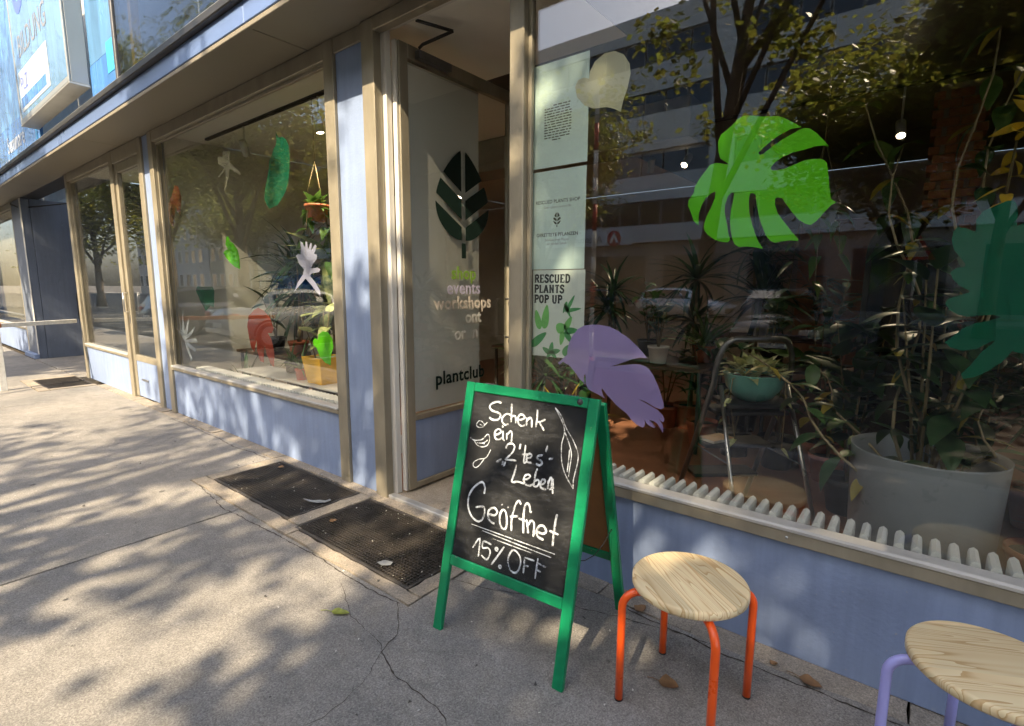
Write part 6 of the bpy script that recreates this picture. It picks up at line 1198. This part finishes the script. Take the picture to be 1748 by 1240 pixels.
# ------------------------------------------------------------------ parked cars
CGL = pmat('car_glass', (0.015, 0.018, 0.02), .05, var=.1, spec=.8); RIM = pmat('wheel_rim', (.42, .42, .42), .3, metal=.8); TAIL = pmat('tail_lamp', (.55, .06, .03), .2, coat=.5); HEADL = pmat('head_lamp', (.6, .6, .58), .1, coat=.5); PLATE = pmat('number_plate', (.75, .75, .72), .4)
def car(x, y, heading, label, col, st='hatch', plate=None, rough=.25):
    """Car standing with its middle at (x, y), nose towards the heading angle. Body lofted over stations from tail to nose."""
    z0 = -.128; t = thing('parked_car', (x, y, z0), label, 'car', 'cars in the street'); Mc = Matrix.Translation((x, y, z0)) @ Matrix.Rotation(heading, 4, 'Z')
    paint = pmat('car_paint_%d' % int(sum(col) * 1000), col, rough, var=.04, scale=1, coat=.8, metal=.25)
    Lh = 2.15; van = st == 'van'
    S_ = [(-2.15, .42, .62, .80, .70), (-2.08, .30, .92, .86, .80), (-1.7, .24, .97, .885, .84), (-1.0, .22, .98, .89, .85), (0, .21, .97, .895, .855), (.7, .21, .96, .89, .85), (1.25, .22, .93, .885, .82), (1.75, .26, .84, .86, .76), (2.05, .32, .70, .80, .70), (2.17, .42, .56, .70, .62)]
    if van: S_ = [(-2.4, .35, 1.2, .93, .90), (-2.35, .28, 1.25, .95, .92), (0, .25, 1.25, .96, .93), (1.3, .25, 1.22, .95, .92), (1.9, .28, 1.1, .93, .88), (2.3, .34, .85, .85, .8), (2.4, .42, .65, .75, .7)]
    b = MB(); vs = []
    for (xx, zb, zt, w, wt) in S_:
        vs += [(xx, -w * .88, zb), (xx, -w, zb + .12), (xx, -w, (zb + zt) / 2 + .1), (xx, -wt, zt), (xx, 0, zt + .03), (xx, wt, zt), (xx, w, (zb + zt) / 2 + .1), (xx, w, zb + .12), (xx, w * .88, zb)]
    fs = [(9 * i + k, 9 * i + k + 1, 9 * i + 10 + k, 9 * i + 9 + k) for i in range(len(S_) - 1) for k in range(8)] + [(9 * i + 8, 9 * i, 9 * i + 9, 9 * i + 17) for i in range(len(S_) - 1)] + [tuple(range(9)), tuple(9 * (len(S_) - 1) + k for k in reversed(range(9)))]
    b.add([Mc @ Vector(v) for v in vs], fs, True); body = b.build('body', paint, t)
    # glasshouse
    if van: Gs = [(-2.33, 1.24, 1.95, .91, .84), (-1.9, 1.25, 2.02, .92, .85), (.9, 1.25, 2.02, .92, .85), (1.25, 1.23, 1.95, .91, .82), (1.85, 1.12, 1.14, .86, .84)]
    elif st == 'hatch': Gs = [(-2.06, .90, .94, .78, .70), (-1.75, .965, 1.36, .83, .66), (-1.2, .975, 1.46, .845, .67), (-.2, .97, 1.50, .85, .67), (.35, .965, 1.44, .845, .65), (.75, .955, 1.26, .84, .66), (1.22, .93, .95, .80, .72)]
    else: Gs = [(-1.65, .965, .985, .80, .72), (-1.1, .975, 1.38, .845, .66), (-.2, .97, 1.44, .85, .66), (.35, .965, 1.38, .845, .64), (.8, .955, 1.2, .84, .66), (1.3, .925, .945, .80, .72)]
    g = MB(); vs = []
    for (xx, za, zb, wa, wb) in Gs: vs += [(xx, -wa, za), (xx, -wb, zb - .03), (xx, -wb * .8, zb), (xx, wb * .8, zb), (xx, wb, zb - .03), (xx, wa, za)]
    m = len(Gs); fs = [(6 * i + k, 6 * i + k + 1, 6 * i + 7 + k, 6 * i + 6 + k) for i in range(m - 1) for k in range(5)] + [tuple(range(6)), tuple(6 * (m - 1) + k for k in reversed(range(6)))]
    g.add([Mc @ Vector(v) for v in vs], fs, True); g.build('roof', paint, t)
    # side, front and rear glass, a little proud of the roof shell
    def side(s, idx, name='side_window', lo=.10, hi=.86):
        P = []
        for i in idx:
            xx, za, zb, wa, wb = Gs[i]; P.append((xx, za, zb, wa, wb))
        lower = [Vector((p[0], s * (p[3] + (p[4] - p[3]) * lo + .012), p[1] + (p[2] - .03 - p[1]) * lo)) for p in P]; upper = [Vector((p[0], s * (p[3] + (p[4] - p[3]) * hi + .012), p[1] + (p[2] - .03 - p[1]) * hi)) for p in P]
        mb = MB(); n = len(P); mb.add([Mc @ v for v in lower + upper], [(i, i + 1, n + i + 1, n + i) for i in range(n - 1)], True); mb.build(name, CGL, t)
    def across(i, j, name):
        a = Gs[i]; c = Gs[j]; up_ = .02
        v = [(a[0], -a[4] * .84 if a[2] - a[1] > .1 else -a[3] * .82, (a[2] if a[2] - a[1] > .1 else a[1]) + up_), (a[0], a[4] * .84 if a[2] - a[1] > .1 else a[3] * .82, (a[2] if a[2] - a[1] > .1 else a[1]) + up_), (c[0], c[4] * .8, c[2] + up_), (c[0], -c[4] * .8, c[2] + up_)]
        MB().add([Mc @ Vector(q) for q in v], [(0, 1, 2, 3)]).build(name, CGL, t)
    if van:
        for s in (-1, 1): side(s, (2, 3, 4), 'side_window', .1, .8)
        across(4, 3, 'windscreen')
    elif st == 'hatch':
        for s in (-1, 1): side(s, (1, 2, 3), 'side_window'); side(s, (3, 4, 5, 6), 'side_window')
        across(0, 1, 'rear_window'); across(6, 5, 'windscreen'); across(5, 4, 'windscreen')
    else:
        for s in (-1, 1): side(s, (1, 2), 'side_window'); side(s, (2, 3, 4, 5), 'side_window')
        across(0, 1, 'rear_window'); across(5, 4, 'windscreen'); across(4, 3, 'windscreen')
    xw = (-1.32, 1.30) if not van else (-1.45, 1.5); yb = .80 if not van else .86
    for xx in xw:
        for s in (-1, 1):
            w_ = bpy.data.objects.new('wheel', None); COL.objects.link(w_); w_.parent = t; w_.matrix_parent_inverse = Matrix.Translation(base_of(t)).inverted(); BASE[w_.name] = Vector((0, 0, 0))
            c = Vector((xx, s * (yb + .01), .315)); ty = MB(); P = []
            ty.tube([Mc @ (c + Vector((0, d * s, 0))) for d in (-.10, -.09, .085, .10)], [.28, .315, .315, .275], 28); ty.build('tyre', RUBBER, w_)
            ri = MB(); ri.tube([Mc @ (c + Vector((0, d * s, 0))) for d in (.101, .106)], [.225, .215], 28)
            for k in range(7):
                a = k * 2 * math.pi / 7; u = Vector((math.cos(a), 0, math.sin(a))); v = Vector((-math.sin(a), 0, math.cos(a))); q = [c + u * .04 + v * .03, c + u * .21 + v * .045, c + u * .21 - v * .045, c + u * .04 - v * .03]
                ri.add([Mc @ (p_ + Vector((0, .110 * s, 0))) for p_ in q] + [Mc @ (p_ + Vector((0, .122 * s, 0))) for p_ in q], [(0, 1, 2, 3), (7, 6, 5, 4), (0, 4, 5, 1), (1, 5, 6, 2), (2, 6, 7, 3), (3, 7, 4, 0)])
            ri.build('rim', RIM, w_)
            ar = MB(); n = 16; vs = []
            for k in range(n + 1):
                a = math.pi * k / n - .05; vs += [Mc @ Vector((xx + .345 * math.cos(a), s * (yb + .098), .315 + .345 * math.sin(a))), Mc @ Vector((xx + .39 * math.cos(a), s * (yb + .10), .315 + .39 * math.sin(a)))]
            ar.add(vs, [(2 * k, 2 * k + 1, 2 * k + 3, 2 * k + 2) for k in range(n)]); ar.build('wheel_arch', BLACKP, w_)
    xt, xn = (S_[0][0], S_[-1][0])
    for s in (-1, 1):
        MB().cham(xt + .01, xt + .20, min(s * .60, s * .84), max(s * .60, s * .84), .72, .88, b=.03, M=Mc).build('tail_lamp', TAIL, t); MB().cham(xn - .28, xn - .03, min(s * .45, s * .80), max(s * .45, s * .80), .60, .72, b=.03, M=Mc).build('headlight', HEADL, t)
        MB().cham(.78, .92, min(s * .88, s * 1.04), max(s * .88, s * 1.04), .93, 1.05, b=.02, M=Mc).build('wing_mirror', paint, t); MB().cham(-.45, -.25, min(s * .886, s * .91), max(s * .886, s * .91), .80, .83, b=.005, M=Mc).build('door_handle', CHROME if col[0] < .5 else paint, t)
    gr = MB().cham(xn - .06, xn + .008, -.5, .5, .48, .60, b=.01, M=Mc).build('grille', BLACKP, t); MB().cham(xn + .009, xn + .016, -.5, .5, .585, .600, b=.003, M=Mc).build('chrome_strip', CHROME, gr); MB().cham(xn - .10, xn + .02, -.78, .78, .30, .44, b=.03, M=Mc).build('bumper', BLACKP if col[0] < .2 else paint, t)
    MB().cham(xn + .021, xn + .026, -.26, .26, .34, .44, b=.002, M=Mc).build('number_plate', PLATE, t); MB().cham(xt - .02, xt - .012, -.26, .26, .52, .63, b=.002, M=Mc).build('number_plate', PLATE, t); MB().cham(xt - .011, xt + .1, -.80, .80, .34, .50, b=.03, M=Mc).build('bumper', paint, t)
    return t
car(-13.2, -5.35, R(-88), 'silver car mirrored in the plant window', (.50, .50, .48), 'sedan')
car(-2.7, -11.2, R(80), 'dark car with chrome grille mirrored in the wide window', (.012, .013, .016), 'hatch')
car(-8.9, -22.2, R(3), 'white hatchback mirrored beyond the dark car', (.84, .85, .87), 'hatch')
car(-14.2, -23.0, R(180), 'dark blue car mirrored low behind the posters', (.015, .02, .045), 'sedan')
car(-18.2, -5.4, R(-90), 'dark grey car mirrored in the narrow far window', (.05, .05, .055), 'hatch')
car(-24.5, -11.5, R(185), 'blue delivery van mirrored in the side door glass', (.03, .14, .50), 'van')
car(2.4, -5.6, R(-91), 'grey car parked behind the photographer', (.16, .16, .17), 'sedan')
